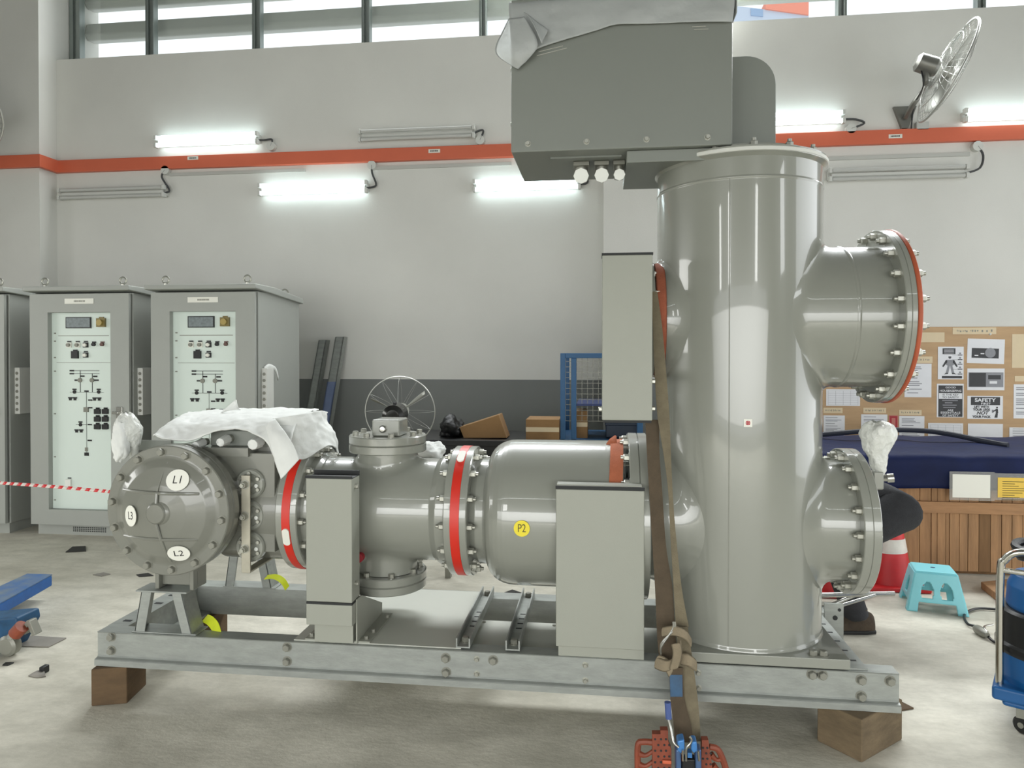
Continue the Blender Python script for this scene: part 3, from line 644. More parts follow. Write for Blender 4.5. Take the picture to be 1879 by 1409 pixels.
for k in range(5): lathe(bm, [(0, 0), (.008, 0), (.008, .006), (0, .006)], (-.56+k*.17, SY+.39, ZT-.024), (0, 0, 1), 8, 1)
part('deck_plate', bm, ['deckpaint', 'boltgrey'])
for x in (-.622, -.405):
    bm = BM(); w = .062
    prism(bm, [(x+px, SY+.012, ZT+.0055+pz) for px, pz in ((0, 0), (w, 0), (w, .042), (w-.006, .042), (w-.006, .006), (.006, .006), (.006, .042), (0, .042))], (0, SB-SY+.04, 0))
    for k in range(4): box(bm, x+.018, x+.044, SY+.24+k*.06, SY+.252+k*.06, ZT+.0115, ZT+.0122, 1)
    ch = part('support_channel', bm, ['galv', 'dark'])
    put('channel_bolt', B2, ch, (x+w/2, SY+.07, ZT+.012), (0, 0, 1)); put('channel_bolt', B2, ch, (x+w/2, SB+.02, ZT+.012), (0, 0, 1))
    put('skid_bolt', B2, fb, PY(818 if x < -.5 else 905, 1207 if x < -.5 else 1211, SY), (0, -1, 0))
bm = BM(); box(bm, .30, 1.0, SY-.014, SB+.08, ZT+.0085, ZT+.05); part('tank_base_plate', bm, 'gloss', bevel=.003)
for x in (.865, .905): put('channel_bolt', B2, gis, (x, SY+.02, ZT+.05), (0, 0, 1)); put('skid_bolt', B2, fb, (x-.01, SY, ZT-.022), (0, -1, 0))
# ---- pedestals under the left module
def pedestal(yc, x0, x1, hz, name):
    bm = BM(); xm = (x0+x1)/2; w = .05
    for s, xb, xt in ((1, x0, x0+.035), (-1, x1, x1-.05)):
        for d0, d1 in ((0, w), ):
            vs = [V((xb, yc, ZT)), V((xb+s*w, yc, ZT)), V((xt+s*w, yc, hz)), V((xt, yc, hz))]; prism(bm, vs, (0, .006, 0))
            vs = [V((xb, yc, ZT)), V((xb+s*.007, yc, ZT)), V((xt+s*.007, yc, hz)), V((xt, yc, hz))]; prism(bm, vs, (0, .1, 0))
    box(bm, x0+.01, x1-.025, yc-.004, yc+.11, hz, hz+.008); box(bm, x0-.01, x1+.02, yc-.004, yc+.1, ZT, ZT+.006)
    return part('pedestal', bm, 'galv', bevel=.002)
pedestal(SY+.01, -2.13, -1.845, .508, 'f'); pedestal(SB, -2.05, -1.78, .56, 'r')
bm = BM(); box(bm, -2.04, -2.02, 3.03, 3.14, .517, .66); box(bm, -1.87, -1.85, 3.03, 3.14, .517, .66); box(bm, -2.04, -1.85, 3.06, 3.07, .53, .60); part('saddle', bm, 'gloss_dark', bevel=.004)
# ---- left module
LC = V((-1.925, 2.945, .9)); LR = .29
bm = BM(); lathe(bm, [(0, .05), (.285, .05), (.292, .058), (.292, .1), (.27, .115), (.27, .80), (.24, .84), (0, .84)], LC, (0, 1, 0), 72)
box(bm, -1.905, -1.5, 3.12, 3.62, .68, 1.14)
part('housing', bm, 'gloss_dark', bevel=.03, seg=3)
bm = BM(); lathe(bm, [(0, -.062), (.03, -.062), (.045, -.055), (.05, -.05), (.12, -.043), (.2, -.022), (.235, .0), (.247, .004), (.288, .004), (.292, .008), (.292, .046), (0, .046)], LC, (0, 1, 0), 80)
lathe(bm, [(0, -.068), (.04, -.067), (.046, -.062), (.052, -.045)], LC+V((-.012, 0, 0)), (0, 1, 0), 32)
def rib(p, q, r=.0075):
    pts = []
    for k in range(13):
        t = k/12; x = p[0]+(q[0]-p[0])*t; z = p[1]+(q[1]-p[1])*t; d = math.hypot(x, z)
        y = -.06+.06*(d/.235)**2 if d < .235 else .002
        pts.append(LC+V((x, y, z)))
    tube(bm, pts, r, 8)
rib((-.2, .093), (.17, .085)); rib((-.2, -.115), (.16, -.118)); rib((-.012, .09), (-.012, .045)); rib((-.012, -.045), (.025, -.225)); rib((.012, .22), (-.012, .09), .003)
ec = part('end_cover', bm, 'gloss_dark', label='round domed end cover with bolts and L1 L2 L3 labels')
for k in range(14):
    a = PI/2+.09+2*PI*k/14; put('bolt', B2, ec, LC+V((.264*math.cos(a), .004, .264*math.sin(a))), (0, -1, 0))
def phase(u, v, s, w, h, rot, sh):
    c = PY(u, v, 2.90); d = math.hypot(c.x-LC.x, c.z-LC.z); yy = LC.y-.06+.06*(d/.235)**2-.0035; c = PY(u, v, yy)
    nrm = V(((c.x-LC.x)*.9, -.45, (c.z-LC.z)*.9)).normalized() if 0 else V(((c.x-LC.x)*2.0, -1, (c.z-LC.z)*2.0)).normalized()
    rt = V((0, 0, 1)).cross(nrm)*-1; rt = nrm.cross(V((0, 0, 1))).normalized()*-1
    rt = V((0, 0, 1)).cross(nrm).normalized(); up = nrm.cross(rt)
    r2 = rt*math.cos(rot)+up*math.sin(rot); u2 = up*math.cos(rot)-rt*math.sin(rot)
    bm = BM(); pol = [c+nrm*.004+r2*w*math.cos(2*PI*k/28)+u2*h*math.sin(2*PI*k/28) for k in range(28)]
    prism(bm, pol, nrm*.003); text(bm, s, h*1.05, c+nrm*.0078, r2, u2, 1, sx=.9*w/h, shear=sh, bold=.0)
    obj('phase_label', bm, ['label', 'ink'], ec, label='white oval label reading '+s)
phase(327, 881, 'L1', .05, .047, 0, .12); phase(242, 946, 'L3', .033, .047, 0, 0); phase(329, 1014, 'L2', .05, .038, .06, 0)
# caps and earthing bar
for v in (886, 944, 1001):
    c = PY(463, v, 3.13); bm = BM()
    lathe(bm, [(0, -.005), (.0, -.005), (.07, -.005), (.07, .02), (.064, .028), (.05, .028), (.046, .024), (.02, .024), (.012, .04), (0, .04)], c, (0, -1, 0), 40)
    cp = part('round_cap', bm, 'gloss', label='round bolted bushing cap')
    for k in range(6):
        a = PI/6+k*PI/3; put('cap_bolt', B3, cp, c+V((.05*math.cos(a), -.024, .05*math.sin(a))), (0, -1, 0))
    bm = BM(); lathe(bm, [(0, 0), (.009, 0), (.009, .004), (0, .004)], c+V((.033, -.026, -.008)), (0, -1, 0), 12); obj('white_dot', bm, 'white', cp)
bm = BM(); a, b = PY(442, 872, 3.06), PY(459, 1052, 3.06)
prism(bm, [(a.x, y, z) for y, z in ((3.06, a.z), (3.07, a.z), (3.07, b.z+.01), (3.3, b.z+.01), (3.3, b.z), (3.06, b.z))], (b.x-a.x, 0, 0))
eb = part('earthing_bar', bm, mat('tinned_bar', (176, 172, 156), .4, .4, var=.12, scale=20), bevel=.003)
for v in (889, 947, 1007): put('bar_bolt', B1, eb, PY(449.5, v, 3.06), (0, -1, 0))
# casing to the first ring
bm = BM(); lathe(bm, [(.2, -.42), (.262, -.40), (.265, -.05), (.255, 0)], (-1.42, AX, AZ+.0), (1, 0, 0), 56); part('housing_neck', bm, 'gloss_dark')
def ring(x0, x1, r, label, tagu, nb, bx):
    bm = BM(); w = x1-x0
    lathe(bm, [(.2, 0), (r-.004, 0), (r, .004), (r, w*.30), (r-.003, w*.31), (r-.003, w*.69), (r, w*.70), (r, w-.004), (r-.004, w), (.2, w)], (x0, AX, AZ), (1, 0, 0), 96)
    fl = part('flange', bm, 'gloss', label=label)
    bm = BM(); lathe(bm, [(r-.002, w*.30), (r+.0015, w*.31), (r+.0015, w*.69), (r-.002, w*.70)], (x0, AX, AZ), (1, 0, 0), 96); obj('red_band', bm, 'red', fl)
    bm = BM()
    for a in tagu:
        cc = [V((x0+w/2+dx, AX-math.cos(a+dz/r)*(r+.0015), AZ+math.sin(a+dz/r)*(r+.0015))) for dx, dz in [(.017*math.cos(q), .026*(1 if math.sin(q) > 0 else -1)+.016*math.sin(q)) for q in [2*PI*k/20+.01 for k in range(20)]]]
        prism(bm, cc, V((0, -math.cos(a), math.sin(a)))*.006)
    obj('tag_plate', bm, 'label', fl, label='small oval cream tag')
    for k in range(nb):
        a = 2*PI*(k+.35)/nb
        for x, d in bx: put('bolt', B1, fl, (x, AX+(r-.03)*math.sin(a), AZ+(r-.03)*math.cos(a)), (d, 0, 0))
    return fl
ring(-1.475, -1.372, .305, 'flange with red band beside the round end cover', [-.28], 14, ((-1.372, 1), ))
ring(-.694, -.588, .305, 'flange with red band in the middle of the pipe', [1.12], 14, ((-.588, 1), (-.694, -1)))
# mid pipe with tees
bm = BM(); lathe(bm, [(.17, 0), (.262, 0), (.262, .03), (.243, .05), (.243, .60), (.262, .63), (.262, .68), (.17, .68)], (-1.372, AX, AZ), (1, 0, 0), 72)
def tee(bm, px, r, z, s, rf):
    n = 56; R = .243; rows = []
    for t in range(6):
        row = []
        for k in range(n+1):
            a = 2*PI*k/n; rho = .03
            yb = (r+rho)*math.sin(a); xb = (r+rho)*math.cos(a); B_ = V((px+xb, AX+yb, AZ+s*math.sqrt(max(R*R-yb*yb, 0))))
            yc_ = r*math.sin(a); zc = math.sqrt(max(R*R-yc_*yc_, 0)); Cc = V((px+r*math.cos(a), AX+yc_, AZ+s*zc)); A_ = Cc+V((0, 0, s*rho))
            q = t/5; row.append(B_*(1-q)**2+Cc*2*q*(1-q)+A_*q*q)
        rows.append(row)
    rows.append([V((p.x, p.y, p.z+s*.005)) for p in rows[-1]]); rows.append([V((p.x, p.y, z)) for p in rows[-1]]); sheet(bm, rows)
TX = -1.035
tee(bm, TX, .145, AZ+.30, 1, .185); tee(bm, TX, .145, AZ-.30, -1, .185)
part('busbar_pipe', bm, 'gloss', label='smooth grey pipe between the two red-banded flanges', sharp=50)
for s, zz in ((1, 1.128), (-1, .548)):
    bm = BM(); lathe(bm, [(0, 0), (.183, 0), (.187, .004), (.187, .036), (.18, .04), (.187, .044), (.187, .076), (.183, .08), (0, .08)], (TX, AX, zz), (0, 0, s), 64)
    fl = part('tee_flange', bm, 'gloss', label='round flange cover '+('on top of' if s > 0 else 'under')+' the pipe')
    for k in range(8):
        a = 2*PI*(k+.5)/8; put('bolt', B4, fl, (TX+.155*math.cos(a), AX+.155*math.sin(a), zz+s*.08 if s > 0 else zz-.0), (0, 0, 1))
bm = BM(); a, b = PY(682, 770, 3.27), PY(733, 802, 3.27); box(bm, a.x, b.x, 3.27, 3.42, 1.208, a.z); bl = part('sensor_block', bm, 'gloss', bevel=.008)
bm = BM(); c = PY(703, 787, 3.27); lathe(bm, [(0, 0), (.018, 0), (.018, .01), (.012, .016), (0, .018)], c, (0, -1, 0), 24); obj('plug', bm, 'steel', bl)
bm = BM(); c = PY(660, 1022, 3.2); lathe(bm, [(0, -.01), (.022, -.01), (.022, .02), (0, .024)], c, (0, -1, 0), 20); part('red_cap', bm, 'redink')
# big P2 pipe
bm = BM(); lathe(bm, [(.2, -.588), (.235, -.588), (.25, -.56), (.25, -.525)] + [(.25+.09*math.sin(q), -.525+.005+.12*(1-math.cos(q))) for q in [PI/2*k/8 for k in range(1, 9)]] + [(.342, .05), (.34, .1), (.2, .11)], (0, AX, AZ), (1, 0, 0), 88)
tp = part('transformer_pipe', bm, 'gloss', label='large grey pipe with rounded shoulder and yellow P2 label', sharp=50)
c = PY(957.5, 965, 3.07); dz = c.z-AZ; nr = V((0, -math.sqrt(max(.3425**2-dz*dz, 0)), dz)).normalized(); c = V((PY(957.5, 965, AX-math.sqrt(.3425**2-dz**2)).x, AX, AZ))+nr*.343
up = nr.cross(V((1, 0, 0))); up = up if up.z > 0 else -up
bm = BM(); prism(bm, [c+V((1, 0, 0))*.035*math.cos(2*PI*k/28)+up*.035*math.sin(2*PI*k/28) for k in range(28)], nr*.003); text(bm, 'P2', .05, c+nr*.0045, (1, 0, 0), up, 1, sx=.75, bold=-.003); obj('round_label', bm, ['yellow', 'inky'], tp, label='round yellow label reading P2')
bm = BM(); lathe(bm, [(.2, 0), (.376, 0), (.38, .004), (.38, .04), (.374, .043), (.38, .046), (.38, .082), (.376, .086), (.2, .086)], (.125, AX, AZ), (1, 0, 0), 88); fl = part('flange', bm, 'gloss', label='wide pipe flange beside the tall tank')
for k in range(16):
    a = 2*PI*(k+.5)/16; put('flange_bolt', B1, fl, (.125, AX+.352*math.sin(a), AZ+.352*math.cos(a)), (-1, 0, 0))
# ---- tall tank
TC = V((.625, AX, 0)); TR = .362; T0, T1 = ZT+.05, 2.455
bm = BM()
lathe(bm, [(0, T0), (TR+.006, T0), (TR+.004, T0+.008), (TR, T0+.014), (TR, T1-.13), (TR+.003, T1-.127), (TR+.003, T1-.122), (TR, T1-.119), (TR, T1-.04), (TR+.012, T1-.03), (TR+.018, T1-.026), (TR+.018, T1), (0, T1)], TC, (0, 0, 1), 128)
def nozzle(bm, s, r, zc, xe, rho=.06, n=72):
    rows = []; R = TR
    for t in range(9):
        row = []
        for k in range(n+1):
            a = 2*PI*k/n; rb = min(r+rho, R-.001); yb = rb*math.sin(a); zb = (r+rho)*math.cos(a)
            B_ = V((TC.x+s*(math.sqrt(max(R*R-yb*yb, 0))-.002), AX+yb, zc+zb))
            y2 = r*math.sin(a); xc = math.sqrt(max(R*R-y2*y2, 0)); Cc = V((TC.x+s*xc, AX+y2, zc+r*math.cos(a))); A_ = Cc+V((s*rho, 0, 0))
            q = t/8; row.append(B_*(1-q)**2+Cc*2*q*(1-q)+A_*q*q)
        rows.append(row)
    rows.append([V((p.x+s*.006, p.y, p.z)) for p in rows[-1]]); rows.append([V((TC.x+s*xe, p.y, p.z)) for p in rows[-1]])
    sheet(bm, rows)
ZU = 1.768
nozzle(bm, 1, .315, ZU, .60, .045); nozzle(bm, 1, .268, AZ, .47, .06); nozzle(bm, -1, .235, ZU-.01, .395, .07); nozzle(bm, -1, .29, AZ, .42, .06)
lathe(bm, [(.315, .36), (.318, .365), (.318, .372), (.315, .377)], (TC.x+.06, AX, ZU), (1, 0, 0), 72)
tank = part('breaker_tank', bm, 'gloss', label='tall glossy grey vertical tank with side nozzles', sharp=45)
bm = BM(); sa_ = math.asin((PY(1339, 700, AX-TR).x-TC.x)/TR); tube(bm, [TC+V((TR*math.sin(sa_), -TR*math.cos(sa_), z)) for z in (T0+.02, 1.2, T1-.13)], .0022, 6); obj('weld_seam', bm, 'gloss', tank)
bm = BM(); lathe(bm, [(TR+.0165, T1-.024), (TR+.021, T1-.021), (TR+.021, T1-.008), (TR+.0165, T1-.005)], TC, (0, 0, 1), 128); obj('rim_highlight', bm, 'rimhighlight', tank, label='pale ring painted as the highlight round the tank rim')  # thin pale ring paints the bright edge highlight of the top flange
c = PY(1372.5, 776, AX-TR-.0); c = PY(1372.5, 776, AX-math.sqrt(TR**2-(c.x-TC.x)**2)-.001); nr = V((c.x-TC.x, c.y-AX, 0)).normalized(); rt = V((-nr.y, nr.x, 0)); 
bm = BM(); prism(bm, [c+rt*a*.0165+V((0, 0, b*.0165)) for a, b in ((-1, -1), (1, -1), (1, 1), (-1, 1))], nr*.0015, 0)
for q0 in range(4): prism(bm, [c+nr*.0016]+[c+nr*.0016+rt*.0095*math.cos(a)+V((0, 0, .0095*math.sin(a))) for a in [PI/2*q0+.15+(PI/2-.3)*k/6 for k in range(7)]], nr*.0008, 1)
obj('sticker', bm, ['label', 'redink'], tank, label='small white square sticker with a red dot')
# nozzle flanges
def nflange(x, w, r, zc, n, both, label, gap=0, s=1):
    bm = BM(); lathe(bm, [(r-.1, 0), (r-.003, 0), (r, .003), (r, w/2-.002), (r-.003, w/2), (r, w/2+.002), (r, w-.003), (r-.003, w), (0, w)], (x, AX, zc), (s, 0, 0), 96)
    fl = part('flange', bm, 'gloss', label=label)
    for k in range(n):
        a = 2*PI*(k+.5)/n; put('bolt', B1, fl, (x, AX+(r-.03)*math.sin(a), zc+(r-.03)*math.cos(a)), (-s, 0, 0))
    return fl
nflange(1.205, .045, .385, ZU, 20, 0, 'bolted flange on the upper right nozzle')
bm = BM(); lathe(bm, [(0, 0), (.383, 0), (.387, .004), (.387, .014), (.383, .018), (0, .018)], (1.2505, AX, ZU), (1, 0, 0), 96); op = part('blanking_plate', bm, 'orangeplate', label='orange blanking plate on the upper right flange')
for k in range(20):
    a = 2*PI*(k+.5)/20; put('plate_bolt', B1, op, (1.268, AX+.352*math.sin(a), ZU+.352*math.cos(a)), (1, 0, 0))
nflange(1.075, .07, .322, AZ, 18, 0, 'bolted double flange on the lower right nozzle')
nflange(.235, .045, .28, ZU-.01, 14, 0, 'flange on the upper left nozzle', s=-1)
# top plate, bracket, dome cover
bm = BM(); a = PY(1168, 300, SY+.05); box(bm, .11, .55, SY+.0665, 3.60, T1-.03, T1+.011); prism(bm, [(.11, SY+.06, T1-.04), (.55, SY+.06, T1-.04), (.55, SY+.06, T1+.011), (.11, SY+.06, T1+.011)], (0, .006, 0)); part('support_shelf', bm, 'boxgrey', bevel=.003)
bm = BM(); lathe(bm, [(0, 0), (TR-.03, 0), (TR-.03, .02), (0, .02)], (TC.x, AX, T1), (0, 0, 1), 64); tpz = part('top_flange', bm, 'gloss')
for k in range(14):
    a = 2*PI*(k+.5)/14; put('top_bolt', B1, tpz, (TC.x+.345*math.cos(a), AX+.345*math.sin(a), T1+.0), (0, 0, 1))
bm = BM(); x0, x1, zz0, zz1 = .5, PY(1424, 150, 3.25).x, T1+.02, PY(1360, 103, 3.25).z; rr = .13
pl = [(x0, zz0), (x1, zz0)] + [(x1-rr+rr*math.cos(q), zz1-rr+rr*math.sin(q)) for q in [PI/2*k/10 for k in range(11)]] + [(x0, zz1)]
prism(bm, [(x, 3.25, z) for x, z in pl], (0, .3, 0)); part('arched_cover', bm, 'boxgrey', bevel=.004, label='grey cover with a rounded top corner on the tank')
# mechanism box on top
MX0, MX1, MY0, MY1, MZ0, MZ1 = -.383, .54, 3.03, 3.55, T1+.012, 3.12
bm = BM(); box(bm, MX0, MX1, MY0, MY1, MZ0, MZ1); mb = part('mechanism_box', bm, 'boxgrey', bevel=.006, label='big grey box overhanging the tank top')
for x in (-.31, -.06, .19, .44): put('box_screw', B3, mb, (x, MY0, MZ0+.035), (0, -1, 0))
for z in (2.62, 2.86): put('box_screw', B3, mb, (MX0, MY0+.1, z), (-1, 0, 0)); put('box_screw', B3, mb, (MX1, MY0+.1, z), (1, 0, 0))
for a, b in (((988, 95), (1033, 84)), ((985, 102), (1040, 88)), ((1270, 49), (1295, 48)), ((1273, 54), (1300, 53))):
    bm = BM(); tube(bm, [PY(*a, MY0-.0005), PY(*b, MY0-.0005)], .0028, 8); obj('pressed_rib', bm, 'gloss', mb)
bm = BM(); box(bm, -.22, .09, MY0+.09, MY0+.12, MZ0-.008, MZ0-.0005); part('bottom_rail', bm, 'boxgrey')
for u, v, r in ((1067, 318, .031), (1104, 317, .029), (1136, 317, .023)):
    q = PY(u, 298, MY0+.2); x = q.x; y = MY0+.22
    bm = BM(); box(bm, x-r*1.15, x+r*1.15, y-.05, y+.06, MZ0-.02, MZ0-.0005); gb = part('cable_gland', bm, 'boltgrey', bevel=.003)
    bm = BM(); cyl(bm, (x, y, MZ0-.02), (x, y, MZ0-.075), r*.9, seg=20); obj('gland_sleeve', bm, 'zinc', gb)
    bm = BM(); cyl(bm, (x, y, MZ0-.055), (x, y-.085, MZ0-.075), r*1.1, seg=8); obj('gland_nut', bm, 'white', gb, label='white gland nut')
# thin cover boxes
def cover(u0, u1, v0, v1, Y, d, label, z0=None, lines=(), skew=0):
    a, b = PY(u0, v0, Y), PY(u1, v1, Y); zb = z0 if z0 is not None else b.z
    bm = BM(); box(bm, a.x, b.x, Y, Y+d, zb, a.z); o = part('cover_box', bm, 'coverpaint', bevel=.004, label=label)
    return o, a.x, b.x, zb, a.z
o, xa, xb, zb, zt = cover(1105, 1197, 468, 772, 2.95, .11, 'tall pale grey cover hanging beside the tank')
bm = BM(); box(bm, xa-.002, xb+.002, 2.946, 3.062, zt-.001, zt+.008); box(bm, xa+.006, xb-.004, 2.952, 3.055, zb-.01, zb); obj('edge_seal', bm, 'dark', o, label='black rubber edge seal')
bm = BM(); box(bm, xa+.06, xa+.10, 3.06, 3.33, 1.5, 1.54); box(bm, xa+.06, xa+.10, 3.06, 3.33, 1.86, 1.90); box(bm, xa+.06, xa+.19, 3.3, 3.45, 1.5, 1.9); part('cover_bracket', bm, 'boxgrey')
for v, s in ((700, 1), (750, 1), (752, -1)): put('cover_screw', B3, o, (xb if s > 0 else xa, 2.98, PY(1197, v, 2.97).z), (s, 0, 0))
o, xa, xb, zb, zt = cover(1020, 1182, 897, 1195, 2.985, .13, 'wide pale grey cover standing on the skid in front of the large pipe', z0=ZT+.045)
bm = BM(); box(bm, xa-.001, xb+.001, 2.981, 2.99, zt+.0, zt+.014); box(bm, xa, xb, 2.99, 3.118, zt, zt+.004); box(bm, xa, xb, 3.108, 3.12, zt, zt+.03); obj('edge_seal', bm, 'dark', o)
bm = BM(); box(bm, xa+.004, xb-.01, 2.992, 3.05, zt+.004, zt+.02); obj('lid_lip', bm, 'coverpaint', o)
bm = BM(); box(bm, xa+.01, xb-.0, 3.0, 3.11, ZT+.0005, ZT+.045); part('cover_base', bm, 'coverpaint')
o, xa, xb, zb, zt = cover(561, 646, 877, 1107, 2.955, .1, 'narrow pale grey cover post in front of the first red-banded flange')
xb2 = xb
bm = BM(); box(bm, xa-.001, xb+.001, 2.951, 2.96, zt, zt+.012); box(bm, xa, xb, 2.96, 3.055, zt, zt+.003); box(bm, xa, xb, 3.045, 3.056, zt, zt+.022); obj('edge_seal', bm, 'dark', o); obj('edge_seal', box(BM(), xa+.002, xb, 2.953, 3.053, zb-.01, zb), 'dark', o)
for v in (892, 1070): put('cover_screw', B3, o, (xb, 3.0, PY(651, v, 3.0).z), (1, 0, 0))
bm = BM(); zl = PY(561, 1146, 2.955).z; box(bm, xa, xb, 2.955, 3.055, zl, zb-.01); part('lower_cover', bm, 'coverpaint', bevel=.003)
bm = BM()
prism(bm, [(xb+.001, 3.0, ZT+.005), (xb+.001, 3.36, ZT+.005), (xb+.001, 3.36, ZT+.062), (xb+.001, 3.06, ZT+.2), (xb+.001, 3.0, ZT+.2)], (.006, .0, 0))
box(bm, xa+.02, xb-.012, 3.0, 3.06, ZT+.005, zl); box(bm, xa-.03, xb+.06, 3.012, 3.36, ZT+.0055, ZT+.012); prism(bm, [(xa+.02, 3.02, ZT+.005), (xa+.02, 3.36, ZT+.005), (xa+.02, 3.36, ZT+.062), (xa+.02, 3.06, ZT+.2), (xa+.02, 3.02, ZT+.2)], (.006, 0, 0)); box(bm, xa+.02, xb-.007, 3.34, 3.36, ZT+.01, ZT+.06)
bk = part('base_bracket', bm, 'coverpaint')
for x, y in ((xa-.01, 3.04), (xb+.035, 3.04), (xb+.04, 3.12), (xb+.05, 3.3)): put('channel_bolt', B3, bk, (x, y, ZT+.012), (0, 0, 1))
# drive box over the left module
a, b = PY(352, 778, 3.16), PY(540, 833, 3.16)
DX0, DX1, DZ0, DZ1 = -1.84, -1.42, 1.165, 1.24
bm = BM(); box(bm, DX0, DX1, 3.16, 3.50, DZ0, DZ1); db = part('drive_box', bm, 'boxgrey', bevel=.006, label='low drive box under the white foam sheet')
bm = BM(); box(bm, -2.02, -1.62, 3.1, 3.5, 1.125, 1.165); box(bm, -1.75, -1.38, 3.2, 3.5, 1.1, 1.165); part('drive_bracket', bm, 'gloss_dark')
for u, v, r in ((411, 807, .026), (470, 811, .032), (366, 813, .024)):
    c = PY(u, v, 3.1); bm = BM(); cyl(bm, (c.x, 3.16, c.z), (c.x, 3.12, c.z), r*.7, seg=14); g = part('cable_gland', bm, 'zinc')
    bm = BM(); cyl(bm, (c.x, 3.13, c.z), (c.x, 3.065, c.z-.008), r*.95, r*.8, seg=9); obj('wrapped_nut', bm, 'foam', g, bevel=.006, label='white wrapped gland nut')
# small brackets/edge plate at left top of end cover
bm = BM(); a = PY(255, 815, 3.2); box(bm, a.x, a.x+.17, 3.2, 3.206, a.z-.03, a.z+.02); part('mounting_plate', bm, 'boxgrey')

# ================================================================== WRAPS AND SHEETS
def drape(name, rows, m, label, cat, thick=.006, sub=2, kids=()):
    bm = BM(); sheet(bm, rows); o = obj(name, bm, m, solid=thick, sub=sub, sharp=80); return tag(o, label, cat)
f = lambda u, v, Y: PY(u, v, Y)
t = thing('foam_sheet', 'white foam packing sheet draped over the drive box at left', 'packing sheet', (-1.6, 3.3, 1.33))
rows = [[f(285, 799, 3.02), f(303, 806, 3.02), f(345, 812, 3.04), f(372, 800, 3.05), f(402, 788, 3.06), f(440, 786, 3.06), f(478, 797, 3.05), f(496, 820, 3.04), f(505, 845, 3.0)],
        [f(275, 800, 3.06), f(305, 783, 3.07), f(342, 788, 3.08), f(365, 785, 3.1), f(402, 779, 3.1), f(440, 777, 3.1), f(480, 778, 3.1), f(505, 785, 3.08), f(535, 818, 3.02)],
        [f(318, 770, 3.12), f(335, 773, 3.12), f(350, 778, 3.13), f(370, 774, 3.14), f(404, 768, 3.14), f(440, 766, 3.14), f(482, 768, 3.14), f(512, 770, 3.13), f(540, 776, 3.12)],
        [f(330, 762, 3.3), f(345, 762, 3.3), f(360, 763, 3.3), f(380, 762, 3.3), f(410, 760, 3.3), f(445, 758, 3.3), f(485, 758, 3.3), f(520, 758, 3.3), f(560, 757, 3.3)],
        [f(350, 756, 3.55), f(362, 755, 3.55), f(374, 754, 3.55), f(392, 753, 3.55), f(418, 752, 3.55), f(450, 751, 3.55), f(490, 750, 3.55), f(528, 750, 3.55), f(585, 751, 3.55)]]
bm = BM(); sheet(bm, rows); crinkle(obj('top_fold', bm, 'foam', t, solid=.006, sub=3, sharp=80), .022, .06)
bm = BM(); sheet(bm, [[f(488, 783, 3.06), f(496, 772, 3.08), f(505, 770, 3.09)], [f(495, 812, 3.0), f(512, 800, 2.99), f(522, 790, 3.02)], [f(503, 845, 2.98), f(522, 832, 2.97), f(540, 818, 2.99)], [f(516, 879, 2.96), f(532, 862, 2.96), f(549, 843, 2.98)]]); crinkle(obj('front_flap', bm, 'foam', t, solid=.004, sub=3, sharp=80), .012, .05)
bm = BM(); sheet(bm, [[f(500, 768, 3.1), f(530, 764, 3.12), f(565, 757, 3.2), f(590, 752, 3.4), f(601, 756, 3.55)], [f(505, 776, 3.1), f(535, 776, 3.12), f(568, 774, 3.2), f(590, 770, 3.38), f(596, 770, 3.5)], [f(512, 800, 3.1), f(540, 805, 3.12), f(570, 795, 3.2), f(592, 785, 3.36), f(610, 785, 3.45)], [f(535, 828, 3.1), f(552, 832, 3.14), f(576, 818, 3.22), f(600, 805, 3.34), f(618, 800, 3.42)], [f(545, 842, 3.12), f(560, 845, 3.16), f(585, 826, 3.24), f(612, 812, 3.34), f(622, 834, 3.42)]])
crinkle(obj('side_drape', bm, 'foam', t, solid=.004, sub=3, sharp=80), .022, .045)
bm = BM(); sheet(bm, [[f(402, 760, 3.35), f(420, 752, 3.36), f(442, 752, 3.36)], [f(418, 745, 3.36), f(427, 742, 3.37), f(436, 748, 3.37)], [f(432, 733, 3.37), f(433, 733, 3.37), f(434, 734, 3.37)]]); obj('raised_corner', bm, 'foam', t, solid=.004, sub=1, sharp=80)
# film over the top box
zt = MZ1+.01; e = MY0-.012
t = thing('plastic_sheet', 'translucent white plastic sheet draped over the big grey box at the top', 'packing sheet', (0, 3.2, MZ1))
g = lambda u, v, Y=e: PY(u, v, Y)
topx = [MX0-.01, -.29, -.2, -.1, .0, .1, .2, .3, .4, MX1+.012]
botv = [(940, 112), (998, 84), (1040, 73), (1075, 62), (1105, 53), (1128, 45), (1158, 45), (1191, 44), (1260, 41), (1344, 41)]
rows = []
rows.append([V((x, MY1-.02, MZ1+.012)) for x in topx]); rows.append([V((x, MY0+.12, MZ1+.012)) for x in topx])
top0 = [V((x, e, MZ1+.005)) for x in topx]; rows.append(top0)
bot = [g(u, v) for u, v in botv]
for q, am in ((.35, .008), (.7, .012), (1., .006)):
    rows.append([a.lerp(b, q)+V((0, -am*(.5+.5*math.sin(i*2.1+q*3)), 0)) for i, (a, b) in enumerate(zip(top0, bot))])
bm = BM(); sheet(bm, rows); crinkle(obj('front_drape', bm, 'film', t, solid=.003, sub=3, sharp=80), .010, .07)
def flap(name, rows): crinkle(obj(name, sheet(BM(), rows), 'film', t, solid=.003, sub=3, sharp=80), .008, .05)
flap('corner_flap', [[g(934, 34, e-.005), g(946, 34, e-.02), g(962, 30, e-.03)], [g(919, 64, e-.01), g(946, 60, e-.04), g(976, 54, e-.045)], [g(902, 97, e-.0), g(940, 92, e-.045), g(992, 82, e-.05)], [g(926, 113, e-.0), g(945, 110, e-.035), g(975, 103, e-.03)], [g(951, 127, e-.01), g(957, 120, e-.02), g(964, 114, e-.02)]])
